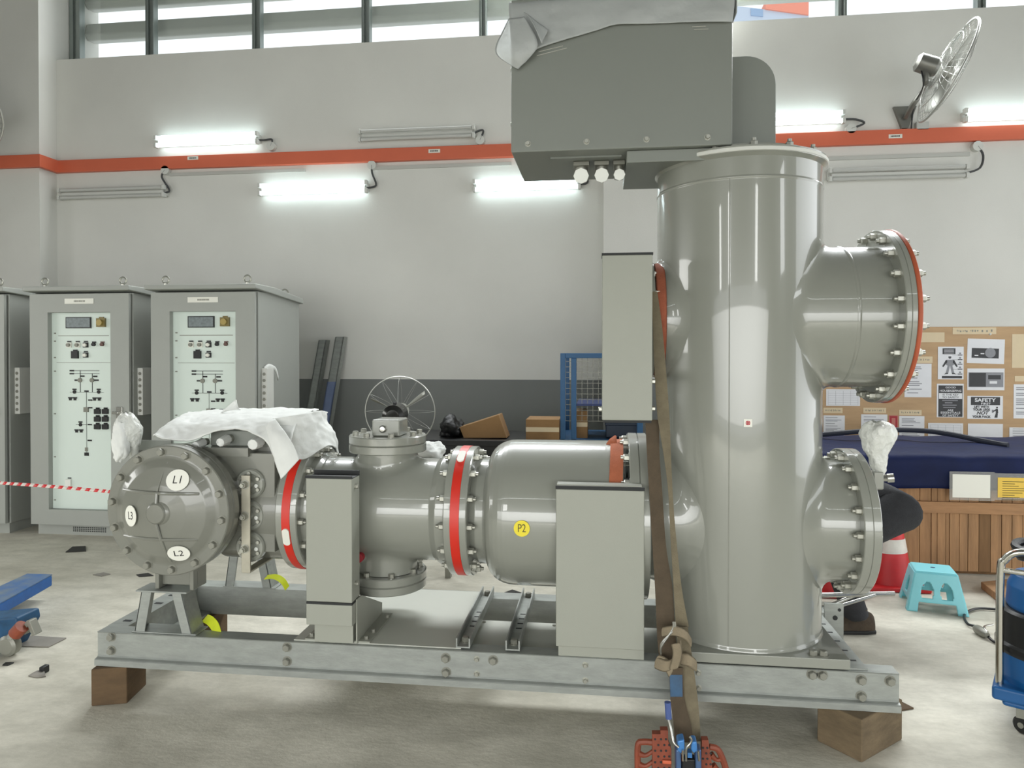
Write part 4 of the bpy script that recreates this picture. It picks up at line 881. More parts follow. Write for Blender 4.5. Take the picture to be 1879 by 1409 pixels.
flap('folded_corner', [[g(962, 22, e-.02), g(970, 28, e-.04)], [g(980, 36, e-.03), g(984, 56, e-.062)], [g(1006, 55, e-.03), g(994, 80, e-.055)]])
bm = BM(); x = MX1+.014; sheet(bm, [[V((x, y, MZ1+.01-dz)) for y in (MY0+.5, MY0+.3, MY0+.1, MY0-.012)] for dz in (0, .04, .08, .125)]); obj('side_drape', bm, 'film', t, solid=.003, sub=1, sharp=80)
# wrapped gauges
def wrap(prof, base, seed, amp):
    bm = BM(); rnd = random.Random(seed); n = 28; rows = []
    ph = [rnd.uniform(0, 6) for _ in range(6)]
    for i, (u0, u1, v) in enumerate(prof):
        a, b = PY(u0, v, base), PY(u1, v, base); c = (a+b)/2; r = (b-a).length/2
        rows.append([c+V((r*math.cos(2*PI*k/n)*(1+amp*.3*math.sin(5*k*2*PI/n+ph[i % 6])), r*.85*math.sin(2*PI*k/n)*(1+amp*math.sin(3*k*2*PI/n+ph[(i+2) % 6]+i)), .004*math.sin(4*k*2*PI/n+i))) for k in range(n+1)])
    sheet(bm, rows); return bm
base = 3.12
gd = thing('wrapped_gauge', 'pressure gauge in clear plastic and white wrap beside the round end cover', 'gauge', (-2.2, base, 1.1))
bm = wrap([(226, 236, 757), (219, 245, 762), (213, 254, 772), (211, 258, 785), (210, 258, 797), (211, 256, 808), (214, 252, 818)], base, 4, .08); crinkle(obj('bubble_wrap', bm, 'bubble', gd, sub=2, sharp=80), .018, .04)
bm = wrap([(211, 226, 775), (207, 232, 790), (207, 235, 805), (208, 236, 820), (210, 237, 832), (212, 228, 842), (214, 222, 846)], base-.05, 8, .06); crinkle(obj('foam_wrap', bm, 'foam', gd, sub=2, sharp=80), .02, .03)
bm = BM(); a, b = PY(246, 812, base), PY(246, 842, base+.02); cyl(bm, a, b, .02, seg=16); obj('stem', bm, 'bubble', gd)
b2 = 3.33
gd = thing('wrapped_gauge', 'bubble-wrapped white gauge standing on the lower right flange before the blue tarp', 'gauge', (1.15, b2, 1.12))
bm = wrap([(1596, 1620, 773), (1584, 1642, 779), (1578, 1647, 790), (1579, 1645, 805), (1582, 1638, 818), (1585, 1630, 828), (1593, 1628, 840), (1597, 1628, 852), (1601, 1627, 864), (1606, 1624, 870)], b2, 5, .2); crinkle(obj('bubble_wrap', bm, 'bubble', gd, sub=2, sharp=80), .018, .04)
bm = BM(); a = PY(1614, 868, b2); b = PY(1600, 888, b2); box(bm, a.x-.035, a.x+.008, b2-.03, b2+.03, b.z-.02, a.z+.01); obj('valve_body', bm, 'gloss', gd, bevel=.006)
bm = BM(); c = PY(1617, 877, b2); cyl(bm, c, c+V((.03, -.005, .002)), .016, seg=6); cyl(bm, c+V((.025, 0, 0)), c+V((.05, -.005, .003)), .02, seg=16); obj('fitting', bm, 'steel', gd)

# ================================================================== STRAPS
sl = thing('webbing_sling', 'brown webbing sling with red sleeve hanging from the tank nozzle to the floor', 'sling', (.35, 2.95, .3))
bm = BM(); r = .262; x = .262
pts = [V((x+.0, AX-r*math.cos(a), ZU-.01+r*math.sin(a))) for a in [math.radians(d) for d in range(95, -96, -10)]]
ribbon(bm, pts, V((.024, 0, 0)), .012); obj('red_sleeve', bm, 'slingred', sl, sub=1, sharp=60)
def strapPx(lst, thick=.006):
    pts, ws = [], []
    for u0, u1, v, Y in lst: a, b = PY(u0, v, Y), PY(u1, v, Y); pts.append((a+b)/2); ws.append((b-a)/2)
    P2 = spline(pts, 5); W2 = spline(ws, 5); bm = BM(); ribbon(bm, P2, W2, thick); return bm
bm = strapPx([(1196, 1206, 535, 3.085), (1198, 1215, 600, 3.07), (1201, 1222, 680, 3.05), (1206, 1228, 760, 3.02), (1217, 1231, 830, 2.99), (1226, 1234, 900, 2.96), (1230, 1240, 980, 2.945), (1236, 1251, 1080, 2.93), (1240, 1264, 1150, 2.92)]); obj('strap', bm, 'tan', sl, label='lighter tan strap')
bm = strapPx([(1184, 1210, 770, 3.04), (1187, 1210, 830, 3.03), (1191, 1215, 900, 3.01), (1197, 1222, 1000, 2.98), (1202, 1234, 1080, 2.95), (1206, 1240, 1170, 2.93), (1212, 1248, 1230, 2.9)]); obj('strap', bm, 'brown', sl, label='dark brown strap')
bm = strapPx([(1240, 1262, 1150, 2.9), (1246, 1272, 1220, 2.88), (1252, 1281, 1290, 2.84), (1256, 1286, 1360, 2.79)]); obj('strap', bm, 'tan', sl)
bm = strapPx([(1228, 1253, 1225, 2.86), (1230, 1256, 1280, 2.84), (1236, 1268, 1330, 2.8), (1238, 1272, 1362, 2.78)]); obj('strap', bm, 'brown', sl)
bm = strapPx([(1229, 1252, 1238, 2.853), (1230, 1252.5, 1278, 2.836)], .003); obj('blue_tag', bm, 'bluedk', sl, label='blue label sewn on the strap')
# knot
kn = BM()
def loop(pts, w, th=.012): ribbon(kn, spline(pts, 5), w, th)
kY = 2.875
loop([PY(1214, 1160, kY), PY(1236, 1157, kY-.03), PY(1258, 1165, kY-.03), PY(1268, 1180, kY)], V((0, .002, .022)))
loop([PY(1202, 1215, kY), PY(1225, 1222, kY-.035), PY(1245, 1205, kY-.04), PY(1247, 1182, kY-.03)], V((.006, 0, .026)))
loop([PY(1204, 1208, kY), PY(1222, 1218, kY-.02), PY(1232, 1236, kY-.02)], V((.01, 0, .02)))
loop([PY(1240, 1180, kY-.05), PY(1243, 1200, kY-.055), PY(1236, 1228, kY-.05)], V((.02, 0, .004)))
loop([PY(1248, 1208, kY-.01), PY(1265, 1212, kY-.03), PY(1278, 1222, kY)], V((.0, .004, .026)))
obj('knot', kn, 'knot', sl, sub=1, sharp=70, label='knotted tan webbing')
bm = BM()
for k in (0, 1): tube(bm, spline([PY(1238-k*3, 1140, kY-.03), PY(1237-k*3, 1155, kY-.03), PY(1214, 1180+k*6, kY-.03), PY(1213, 1200, kY-.02)], 4), .004, 6)
obj('buckle', bm, 'steel', sl)
# orange strap round the large pipe
t = thing('tie_strap', 'faded orange strap looped over the large pipe beside its wide flange', 'strap', (.1, AX, 1.2))
bm = BM(); r = .346; pts = [V((.055+.02*math.sin(math.radians(a)), AX-r*math.cos(math.radians(a)), AZ+r*math.sin(math.radians(a)))) for a in range(140, -21, -10)]
ribbon(bm, pts, V((.029, 0, 0)), .006); obj('strap', bm, 'slingorange', t)
bm = BM(); sheet(bm, [[PY(1112, 815, 3.3), PY(1126, 822, 3.29)], [PY(1118, 806, 3.31), PY(1132, 814, 3.3)], [PY(1128, 799, 3.33), PY(1131, 800, 3.33)]]); obj('strap_tail', bm, 'slingorange', t, solid=.004)
# hoist / clamp at the foot of the sling
ay = 2.72
hk = thing('orange_clamp', 'rusty orange perforated steel clamp with hand loops at the foot of the sling', 'clamp', (.3, ay, 0))
P = lambda u, v, Y=ay: PY(u, v, Y)
def holes(bm, us, v0, v1, nv, Y, r=.0045):
    for u in us:
        for k in range(nv):
            c = P(u+(k % 2)*6, v0+(v1-v0)*k/(nv-1), Y); lathe(bm, [(0, .0003), (r, .0003), (r, .002), (0, .002)], c, (0, -1, 0), 8, 1)
bm = BM(); prism(bm, [P(1197, 1440), P(1232, 1440), P(1232, 1375), P(1226, 1360), P(1226, 1340), P(1212, 1340), P(1212, 1347), P(1197, 1347)], (0, .03, 0)); holes(bm, (1202, 1213, 1222), 1356, 1430, 8, ay); obj('side_plate', bm, ['rust', 'dark'], hk, bevel=.003)
bm = BM(); prism(bm, [P(1286, 1440), P(1312, 1440), P(1302, 1372), P(1300, 1358), P(1288, 1358)], (0, .03, 0)); holes(bm, (1290, 1298), 1372, 1432, 7, ay); obj('side_plate', bm, ['rust', 'dark'], hk, bevel=.003)
for pts in ([(1199, 1362), (1180, 1361), (1171, 1366), (1170, 1400), (1172, 1440)], [(1302, 1370), (1316, 1374), (1325, 1390), (1333, 1415), (1338, 1440)]):
    bm = BM(); tube(bm, spline([P(u, v, ay+.015) for u, v in pts], 5), .012, 8); obj('hand_loop', bm, 'rust', hk)
for a, b in (((1171, 1382), (1198, 1378)), ((1171, 1402), (1198, 1397)), ((1172, 1424), (1198, 1418)), ((1304, 1384), (1326, 1392)), ((1308, 1404), (1333, 1414))):
    bm = BM(); pa, pb = P(*a, ay+.015), P(*b, ay+.015); mid = (pa+pb)/2+V((0, 0, -.012)); tube(bm, spline([pa, mid, pb], 4), [.014-.006*min(1, k/4) for k in range(9)], 8); obj('loop_rung', bm, 'rust', hk)
bm = BM(); a, b = P(1215, 1392), P(1232, 1400); box(bm, a.x, b.x, ay-.012, ay+.0, b.z, a.z); obj('lug', bm, mat('orange_lug', (204, 100, 66), .5), hk, bevel=.004)
cl = thing('ratchet_clamp', 'bright blue ratchet clamp with silver hooks holding the sling between orange plates', 'ratchet', (.3, ay, .1))
for pl in ([(1243, 1360), (1256, 1357), (1257, 1374), (1250, 1384), (1243, 1378)], [(1269, 1361), (1279, 1361), (1280, 1378), (1273, 1384), (1268, 1376)]):
    bm = BM(); prism(bm, [P(u, v, ay-.06) for u, v in pl], (0, .05, 0)); obj('jaw', bm, 'clampblue', cl, bevel=.006)
for us in ((1240, 1250), (1276, 1287)):
    bm = BM(); prism(bm, [P(us[0], 1376, ay-.05), P(us[1], 1376, ay-.05), P(us[1]+1, 1440, ay-.05), P(us[0]+1, 1440, ay-.05)], (0, .05, 0)); obj('side_arm', bm, mat('clamp_slate', (82, 108, 148), .35, .4), cl, bevel=.006)
bm = BM(); prism(bm, [P(1251, 1394, ay-.03), P(1276, 1394, ay-.03), P(1278, 1440, ay-.03), P(1250, 1440, ay-.03)], (0, .04, 0)); obj('spool', bm, 'black', cl, bevel=.004)
bm = BM(); a, b = P(1262, 1381, ay-.03), P(1270, 1391, ay-.03); box(bm, a.x, b.x, ay-.03, ay, b.z, a.z); obj('pawl', bm, 'clampblue', cl)
for pts in ([(1266, 1352), (1269, 1357), (1267, 1363), (1261, 1370), (1259, 1378), (1259, 1396)], [(1253, 1376), (1253, 1396)], [(1281, 1378), (1282, 1386), (1283, 1396)]):
    bm = BM(); tube(bm, spline([P(u, v, ay-.068) for u, v in pts], 4), .0042, 8); obj('hook', bm, 'chrome', cl)
bm = BM(); tube(bm, spline([P(1226, 1318, ay-.02), P(1231, 1335, ay-.03), P(1236, 1360, ay-.05), P(1246, 1371, ay-.06)], 5), .005, 8); rd = obj('lever', bm, 'steel', cl)
bm = BM(); tube(bm, [P(1225, 1288, ay-.02), P(1227, 1318, ay-.02)], .012, 10); obj('grip', bm, mat('slate_grip', (70, 88, 140), .5), rd)

# lime tapes
for k, (pts, lb) in enumerate(([(376, 1134, 3.12), (386, 1139, 3.10), (395, 1150, 3.08), (400, 1165, 3.06)], 'lime-yellow tape hanging at the front pedestal foot'), ([(490, 1059, 3.62), (505, 1058, 3.6), (519, 1066, 3.6), (527, 1079, 3.62)], 'lime-yellow tape lying on the rear skid beam')) if 0 else enumerate(((([(376, 1134, 3.12), (386, 1139, 3.10), (395, 1150, 3.08), (400, 1166, 3.06)]), 'lime-yellow tape hanging at the front pedestal foot'), (([(488, 1059, 3.65), (505, 1058, 3.64), (519, 1066, 3.64), (527, 1079, 3.66)]), 'lime-yellow tape lying on the rear skid beam'))):
    bm = BM(); w = .028 if k == 0 else .02
    ribbon(bm, spline([PY(*p) for p in pts], 4), V((w*.5, .004, w*.6)), .003); tag(obj('lime_tape', bm, 'lime', solid=0), lb, 'tape', 'lime tapes on the skid')

# ================================================================== BLOCKS AND FLOOR THINGS
def oblock(name, pts, h, m, label):
    bm = BM(); prism(bm, [V((x, y, 0.0)) for x, y in pts], (0, 0, h+.0065)); return tag(obj(name, bm, m, bevel=.006), label, 'timber block', 'timber blocks under the skid')
oblock('timber_block', [(1.017, 2.905), (1.246, 3.105), (1.12, 3.25), (.89, 3.05)], .163, 'block', 'big weathered timber block under the right end of the front skid beam')
oblock('timber_block', [(-2.295, 2.94), (-2.15, 2.985), (-2.18, 3.17), (-2.32, 3.13)], .163, 'block2', 'brown timber block under the left end of the front skid beam')
oblock('timber_block', [(-2.3, 3.62), (-2.1, 3.62), (-2.1, 3.78), (-2.3, 3.78)], .163, 'block2', 'dark timber block under the left end of the rear skid beam')
oblock('timber_block', [(.95, 3.6), (1.15, 3.6), (1.15, 3.78), (.95, 3.78)], .163, 'block', 'timber block under the right end of the rear skid beam')
def scrap(name, px, h, m, label, cat, Z=0.0):
    bm = BM(); prism(bm, [PZ(u, v, .0)+V((0, 0, .001)) for u, v in px], (0, 0, h)); return tag(obj(name, bm, m, bevel=min(.002, h*.3)), label, cat)
scrap('floor_scrap', [(120, 1014), (158, 1012), (157, 1003), (133, 1004)], .006, 'debris', 'black scrap piece on the floor before the second control cabinet', 'scrap')
scrap('floor_scrap', [(170, 1055), (186, 1058), (203, 1054), (190, 1051)], .004, 'plate', 'small grey scrap on the floor left of the round end cover', 'scrap')
scrap('floor_scrap', [(250, 1055), (256, 1059), (282, 1057), (272, 1052)], .004, 'debris', 'dark scrap strip on the floor beside the front pedestal', 'scrap')
scrap('floor_scrap', [(916, 1092), (934, 1095), (961, 1090), (940, 1083)], .006, 'debris', 'dark grey scrap on the floor behind the support channels', 'scrap')
scrap('floor_scrap', [(966, 1092), (976, 1098), (989, 1097), (980, 1089)], .005, 'debris', 'small black scrap right of the dark grey one behind the channels', 'scrap')
scrap('floor_scrap', [(4, 1222), (15, 1222), (26, 1217), (10, 1217)], .006, 'black', 'tiny black scrap under the pallet truck at the left edge', 'scrap')
scrap('steel_plate', [(38, 1187), (90, 1188), (122, 1172), (44, 1167)], .006, 'plate', 'flat grey plate on the floor beside the pallet truck wheel', 'plate')
scrap('cardboard_offcut', [(1630, 1300), (1648, 1306), (1677, 1301), (1648, 1286)], .006, 'block2', 'brown cardboard offcut on the floor beside the right timber block', 'cardboard')
t = thing('floor_fitting', 'pale curled metal offcut with a dark tip on the floor near the left block', 'offcut', PZ(70, 1236, 0))
bm = BM(); sheet(bm, [[PZ(52, 1240, .003), PZ(68, 1243, .003), PZ(84, 1241, .003)], [PZ(60, 1235, .01), PZ(70, 1235, .014), PZ(82, 1234, .012)], [PZ(68, 1231, .012), PZ(74, 1230, .016), PZ(80, 1230, .014)]]); obj('strip', bm, 'plate', t, solid=.005)
bm = BM(); c = PZ(81, 1234, .0); box(bm, c.x-.012, c.x+.014, c.y-.02, c.y+.02, .0, .035); obj('tip', bm, 'black', t, bevel=.004)

# pallet truck at the left edge
pt = thing('pallet_truck', 'blue pallet truck cut off by the left picture edge', 'pallet truck', (-3.8, 4, 0))
bm = BM(); zf = .15
a, b, c, d = PZ(95, 1055, zf), PZ(50, 1054, zf), PZ(-60, 1105, zf), PZ(-60, 1140, zf)
a2 = PZ(96, 1056, zf)
prism(bm, [PZ(96, 1055, zf), PZ(50, 1054, zf), PZ(-130, 1136, zf), PZ(-130, 1180, zf)], (0, 0, .006)); obj('fork_top', bm, 'blueworn', pt)
bm = BM(); prism(bm, [PZ(96, 1055, zf)-V((0, 0, .07)), PZ(50, 1054, zf)-V((0, 0, .07)), PZ(-130, 1136, zf)-V((0, 0, .07)), PZ(-130, 1180, zf)-V((0, 0, .07))], (0, 0, .07)); obj('fork', bm, 'blue', pt, bevel=.008)
fx = PZ(-30, 1120, 0); bm = BM(); cyl(bm, (fx.x, fx.y-.05, .04), (fx.x, fx.y+.06, .04), .04, seg=18); cyl(bm, (fx.x-.35, fx.y-.3, .04), (fx.x-.35, fx.y-.2, .04), .04, seg=18); obj('load_roller', bm, 'black', pt)
P = lambda u, v, Y=3.42: PY(u, v, Y)
bm = BM(); prism(bm, [P(-60, 1140), P(30, 1133), P(33, 1150), P(12, 1190), P(5, 1205), P(-60, 1215)], (0, .16, 0)); obj('chassis', bm, 'bluedk', pt, bevel=.012)
bm = BM(); tube(bm, spline([P(8, 1190, 3.4), P(22, 1170, 3.39), P(38, 1152, 3.4)], 5), [.028]*11, 10); obj('link_arm', bm, 'zinc', pt)
bm = BM(); tube(bm, [P(28, 1163, 3.385), P(41, 1149, 3.385)], .036, 12); obj('orange_sleeve', bm, 'rust', pt)
bm = BM(); prism(bm, [P(42, 1148, 3.4), P(48, 1139, 3.4), P(54, 1139, 3.4), P(65, 1165, 3.4), P(58, 1168, 3.4), P(50, 1149, 3.4), P(44, 1166, 3.4)], (0, .05, 0)); obj('yoke', bm, 'boltgrey', pt, bevel=.004)
c = PZ(20, 1207, 0); bm = BM(); lathe(bm, [(0, 0), (.04, 0), (.055, .01), (.055, .05), (.04, .06), (0, .06)], (P(26, 1190).x, 3.36, .056), (0, 1, 0), 24); obj('wheel', bm, 'boltgrey', pt)

# barrier tape (striped)
bm = BM(); pts = [PY(-60, 882, 3.55), PY(0, 886, 3.5), PY(100, 893, 3.4), PY(203, 902, 3.3)]; sp = spline(pts, 14)
for k in range(len(sp)-1):
    a, b = sp[k], sp[k+1]; w = V((0, .004, .0075)); s = (b-a)*.28
    mi = k % 2 if 0 else (1 if (k//1) % 2 else 0)
    addmesh(bm, [a-w-s*.5, b-w-s*.5, b+w+s*.5, a+w+s*.5], [(0, 1, 2, 3)], mi)
tag(obj('barrier_tape', bm, ['cone_white', 'cone_red'], solid=.001), 'red and white striped barrier tape stretched before the left cabinets', 'barrier tape')

# ================================================================== RIGHT SIDE: BOARD, CRATE, CONE, STOOL
bX0, bX1 = PY(1495, 700, WY).x, 5.2; bZ1 = PY(1700, 600, WY).z; bZ0 = .75; BY = WY-.02
bm = BM(); box(bm, bX0, bX1, BY, WY-.0005, bZ0, bZ1); tag(obj('notice_board', bm, 'board', bevel=.003), 'plywood notice board on the back wall at right, covered with papers', 'notice board')
PB = BY-.0015
def paper(u0, v0, u1, v1, label, kind='text', m='paper', seed=0, name='paper_notice', tilt=0., group='papers on the notice board', cat='notice'):
    a, b = PY(u0, v0, PB), PY(u1, v1, PB); w, h = b.x-a.x, a.z-b.z; bm = BM(); rnd = random.Random(seed)
    R = Matrix.Translation(V(((a.x+b.x)/2, PB, (a.z+b.z)/2))) @ Matrix.Rotation(tilt, 4, 'Y')
    def q(x0, y0, x1, y1, mi, d): box(bm, (x0-.5)*w, (x1-.5)*w, -d, -d+.0006, (y0-.5)*h, (y1-.5)*h, mi, R)
    def tx(s, x, y, size, mi, sx=1., al='CENTER', shear=0., bold=0., d=.0024):
        text(bm, s, size*h, R @ V(((x-.5)*w, -d, (y-.5)*h)), R.to_3x3() @ V((1, 0, 0)), R.to_3x3() @ V((0, 0, 1)), mi, al, sx, shear, bold)
    q(0, 0, 1, 1, 0, .001)
    if kind == 'text':
        y = .9
        while y > .12:
            q(.1, y-.012, .1+rnd.uniform(.35, .8), y+.012, 1, .0016); y -= rnd.choice((.055, .055, .11))
    elif kind == 'table':
        for k in range(5): q(.06+k*.22, .06, .065+k*.22, .9, 1, .0016)
        for k in range(7): q(.06, .06+k*.14, .94, .066+k*.14, 1, .0016)
    elif kind == 'scrawl':
        x = .1
        while x < .88:
            ww = rnd.uniform(.02, .06); q(x, rnd.uniform(.3, .42), x+ww*.6, rnd.uniform(.55, .7), 2, .0016); x += ww+rnd.choice((.0, .01, .05))
    elif kind == 'photo1':
        q(.12, .22, .85, .62, 2, .0016); lathe(bm, [(0, 0), (.2*h, 0), (.2*h, .001), (0, .001)], R @ V((.12*w, -.002, -.06*h)), (0, -1, 0), 20, 1); q(.2, .3, .3, .34, 0, .0024); q(.36, .38, .46, .42, 0, .0024); q(.02, .64, 1, 1, 1, .0015) if 0 else None
    elif kind == 'photo2':
        q(.03, .14, .97, .82, 1, .0016); q(.05, .16, .5, .8, 2, .002); q(.56, .5, .9, .7, 2, .002); q(.6, .3, .8, .42, 0, .0024)
    elif kind == 'ppe':
        q(.18, .77, .68, .95, 2, .0016); [q(.24, y, .62, y+.014, 0, .0024) for y in (.80, .845, .89)]; q(.16, .03, .94, .10, 2, .0016)
        q(.41, .655, .52, .70, 2, .0016); q(.43, .62, .50, .655, 1, .0016)
        def poly(ps, mi): prism(bm, [R @ V(((x-.5)*w, -.0016, (y-.5)*h)) for x, y in ps], R.to_3x3() @ V((0, -.0004, 0)), mi)
        poly([(.34, .60), (.60, .60), (.62, .44), (.56, .42), (.38, .42), (.32, .44)], 1)
        poly([(.34, .60), (.30, .58), (.17, .40), (.21, .37), (.36, .52)], 2); poly([(.60, .60), (.64, .58), (.77, .40), (.73, .37), (.58, .52)], 2)
        poly([(.38, .42), (.47, .42), (.41, .2), (.31, .2)], 1); poly([(.47, .42), (.56, .42), (.64, .2), (.54, .2)], 1)
        poly([(.31, .2), (.41, .2), (.40, .165), (.24, .15)], 2); poly([(.54, .2), (.64, .2), (.72, .15), (.55, .165)], 2)
        for k, y in enumerate((.79, .65, .51, .36, .21)):
            q(.77, y-.06, .95, y-.035, 2, .0016); q(.82, y-.02, .90, y+.03, 1, .0016); q(.56, y-.052, .76, y-.046, 2, .0016)
    elif kind == 'house':
        q(.06, .02, .96, .95, 2, .0016); q(.08, .55, .94, .72, 0, .002); [q(x0, y, x1, y+.028, 1, .0024) for x0, x1, y in ((.2, .78, .49), (.3, .58, .42), (.22, .74, .35), (.24, .7, .28))]
        for s, y, sz, mi in (('GOOD', .89, .075, 0), ('HOUSEKEEPING', .79, .085, 0), ('IS THE KEY', .675, .075, 2), ('TO SAFETY', .595, .075, 2), ('ARE', .21, .075, 0), ('ESSENTIALS', .135, .085, 0), ('OF SAFETY', .06, .075, 0)):
            tx(s, .51, y, sz, mi, 1.25 if len(s) < 12 else 1.0, bold=.012, d=.0028)
    elif kind == 'first':
        q(.1, .6, .92, .95, 2, .0016); tx('SAFETY', .5, .81, .22, 0, 1.15, bold=.03); tx('FIRST', .52, .655, .12, 0, 1.4, bold=.015)
        tx('LIFT WITH', .4, .52, .135, 2, .95, bold=.05); tx('YOUR LEGS', .4, .40, .135, 2, .95, bold=.05); tx('NOT', .42, .25, .19, 2, 1.1, shear=.25, bold=.03); tx('YOUR BACK', .4, .09, .135, 2, .95, bold=.05)
        def poly(ps, mi): prism(bm, [R @ V(((x-.5)*w, -.0016, (y-.5)*h)) for x, y in ps], R.to_3x3() @ V((0, -.0004, 0)), mi)
        poly([(.81, .53), (.86, .53), (.86, .46), (.81, .46)], 2); poly([(.80, .45), (.86, .44), (.87, .26), (.80, .24)], 2); poly([(.80, .25), (.86, .25), (.85, .06), (.76, .06)], 2); poly([(.80, .42), (.82, .38), (.73, .30), (.71, .34)], 2); q(.69, .27, .74, .40, 1, .002)
    elif kind == 'red':
        q(.1, .05, .9, .95, 2, .0016); q(.3, .2, .7, .8, 0, .0022)
    mats = [m, 'papergrey', 'printdark']
    if kind == 'red': mats = ['pink', 'papergrey', 'redink']
    if m == 'sleeve': mats = ['papertape', 'papergrey', 'printdark']
    if m == 'papertape': mats = ['papertape', 'papergrey', 'boltgrey']
    return tag(obj(name, bm, mats), label, cat, group)
paper(1748, 601, 1828, 613, 'cream tape strip with handwriting at the top of the notice board', 'scrawl', 'papertape', 1)
paper(1721, 636, 1768, 696, 'poster with a worker figure and labelled safety gear', 'ppe', seed=2, name='safety_poster', cat='poster')
paper(1719, 704, 1768, 766, 'dark poster about housekeeping under the worker-figure poster', 'house', seed=3, name='safety_poster', cat='poster')
paper(1775, 622, 1843, 667, 'sheet with a dark photograph of round objects, topmost of the column', 'photo1', seed=4, tilt=.03)
paper(1775, 676, 1843, 716, 'sheet with a wide dark photograph, above the SAFETY FIRST sign', 'photo2', seed=5)
paper(1775, 726, 1840, 769, 'black and white sign reading SAFETY FIRST', 'first', seed=6, name='safety_poster', cat='poster')
paper(1660, 667, 1709, 729, 'white letter sheet right beside the orange plate of the flange', 'text', seed=7)
paper(1668, 654, 1711, 666, 'short tape strip above the white letter sheet', 'scrawl', 'papertape', 8)
paper(1683, 610, 1733, 628, 'blank pale tape strip at the top left of the notice board', 'blank', 'papertape', 9)
paper(1516, 714, 1578, 745, 'white sheet tucked under the bolted upper right flange', 'table', seed=10)
paper(1511, 762, 1550, 802, 'white notice sheet right beside the tall tank', 'text', seed=11)
paper(1511, 748, 1546, 758, 'tape strip above the notice beside the tall tank', 'scrawl', 'papertape', 12)
paper(1580, 760, 1628, 806, 'white notice sheet behind the bubble-wrapped gauge', 'text', seed=13)
paper(1584, 748, 1626, 758, 'tape strip above the notice behind the bubble-wrapped gauge', 'scrawl', 'papertape', 14)
paper(1631, 762, 1648, 786, 'small red strip between two white notices', 'red', seed=15)
paper(1650, 763, 1696, 810, 'white notice sheet right of the small red strip', 'text', seed=16)
paper(1650, 752, 1691, 762, 'tape strip above the notice right of the red strip', 'scrawl', 'papertape', 17)
paper(1703, 776, 1767, 812, 'wide table sheet under the housekeeping poster', 'table', seed=18)
paper(1776, 777, 1840, 812, 'wide white sheet under the SAFETY FIRST sign', 'blank', seed=19)
paper(1852, 784, 1915, 812, 'white sheet at the lower right, cut by the picture edge', 'text', seed=20)
paper(1857, 613, 1905, 675, 'blank tan sleeve at the upper right picture edge', 'blank', 'sleeve', 21)
paper(1860, 705, 1905, 768, 'white text sheet at the right edge beside the SAFETY FIRST sign', 'text', seed=22)
paper(1862, 690, 1905, 700, 'pinkish tape strip at the right picture edge', 'blank', 'papertape', 23)
bm = BM(); c = PY(1817, 613, PB); bmesh.ops.create_uvsphere(bm, u_segments=10, v_segments=6, radius=.012, matrix=Matrix.Translation(c)); tag(obj('push_pin', bm, 'white'), 'white push pin below the header strip of the notice board', 'pin')
# crate
cY = 5.48; cX0 = PY(1560, 1000, cY).x; cX1 = 4.3
crt = thing('wooden_crate', 'long wooden crate of vertical planks standing by the notice board', 'crate', (2.9, cY, 0))
zt0 = PY(1700, 832, cY).z; zr1, zr0 = PY(1750, 921, cY).z, PY(1750, 942, cY).z; zc0 = PY(1750, 1050, cY).z
P = lambda u, v, Y=cY: PY(u, v, Y)
xs = [cX0]; us = [1400, 1420, 1445, 1468, 1490, 1515, 1540, 1562, 1580, 1602, 1628, 1650, 1690, 1711, 1722, 1738, 1745, 1763, 1779, 1799, 1821, 1841, 1860, 1880, 1905, 1930, 1950]
xs = [P(u, 1000).x for u in us] + [cX1]
rnd = random.Random(5)
for i in range(len(xs)-1):
    bm = BM(); y = cY+.02+rnd.uniform(0, .004); box(bm, xs[i]+.0015, xs[i+1]-.0015, y, y+.022, zc0+rnd.uniform(0, .004), zt0-.02)
    obj('plank', bm, 'wooddark' if us[min(i, len(us)-1)] in (1799, 1468) else 'wood', crt, bevel=.002)
bm = BM(); box(bm, xs[0], cX1, cY-.004, cY+.018, zr0, zr1); obj('rail', bm, 'woodrail', crt, bevel=.003)
bm = BM(); box(bm, xs[0], cX1, cY-.004, cY+.018, zt0-.12, zt0-.01); obj('rail', bm, 'woodrail', crt, bevel=.003)
bm = BM(); box(bm, xs[0], cX1, cY+.05, cY+1.0, zc0+.02, zt0-.01); obj('crate_body', bm, 'wooddark', crt)
bm = BM()
for k in range(3): box(bm, xs[0], cX1, cY+.05+k*.4, cY+.15+k*.4, 0, zc0+.02)
obj('skid_runner', bm, 'wooddark', crt)
# tarpaulin
tz = zt0; rows = []; zb = PY(1750, 897, cY-.03).z
nx = 26
def wob(i, j): return .012*math.sin(i*1.3+j*.8)+.008*math.sin(i*2.9+j*1.7)
xq = [xs[0]-.05+(cX1+.05-xs[0])*i/nx for i in range(nx+1)]
zk = PY(1700, 806, cY+1.0).z
for j, (y, z) in enumerate(((cY+1.02, tz-.2), (cY+1.02, tz+.035), (cY+.7, tz+.05), (cY+.35, tz+.035), (cY+.08, tz+.012), (cY-.02, tz-.005), (cY-.035, tz-.05), (cY-.03, tz-.15), (cY-.03, zb+.06), (cY-.035, zb))):
    rows.append([V((x, y-abs(wob(i, j))*(1 if j > 4 else 0), z+(wob(i, j)*.9 if j < 5 else wob(i, 9)*.5))) for i, x in enumerate(xq)])
bm = BM(); sheet(bm, rows); tag(obj('tarpaulin', bm, 'tarp', solid=.003, sub=1, sharp=80), 'navy blue tarpaulin draped over the wooden crate', 'tarpaulin')
ty = cY-.075
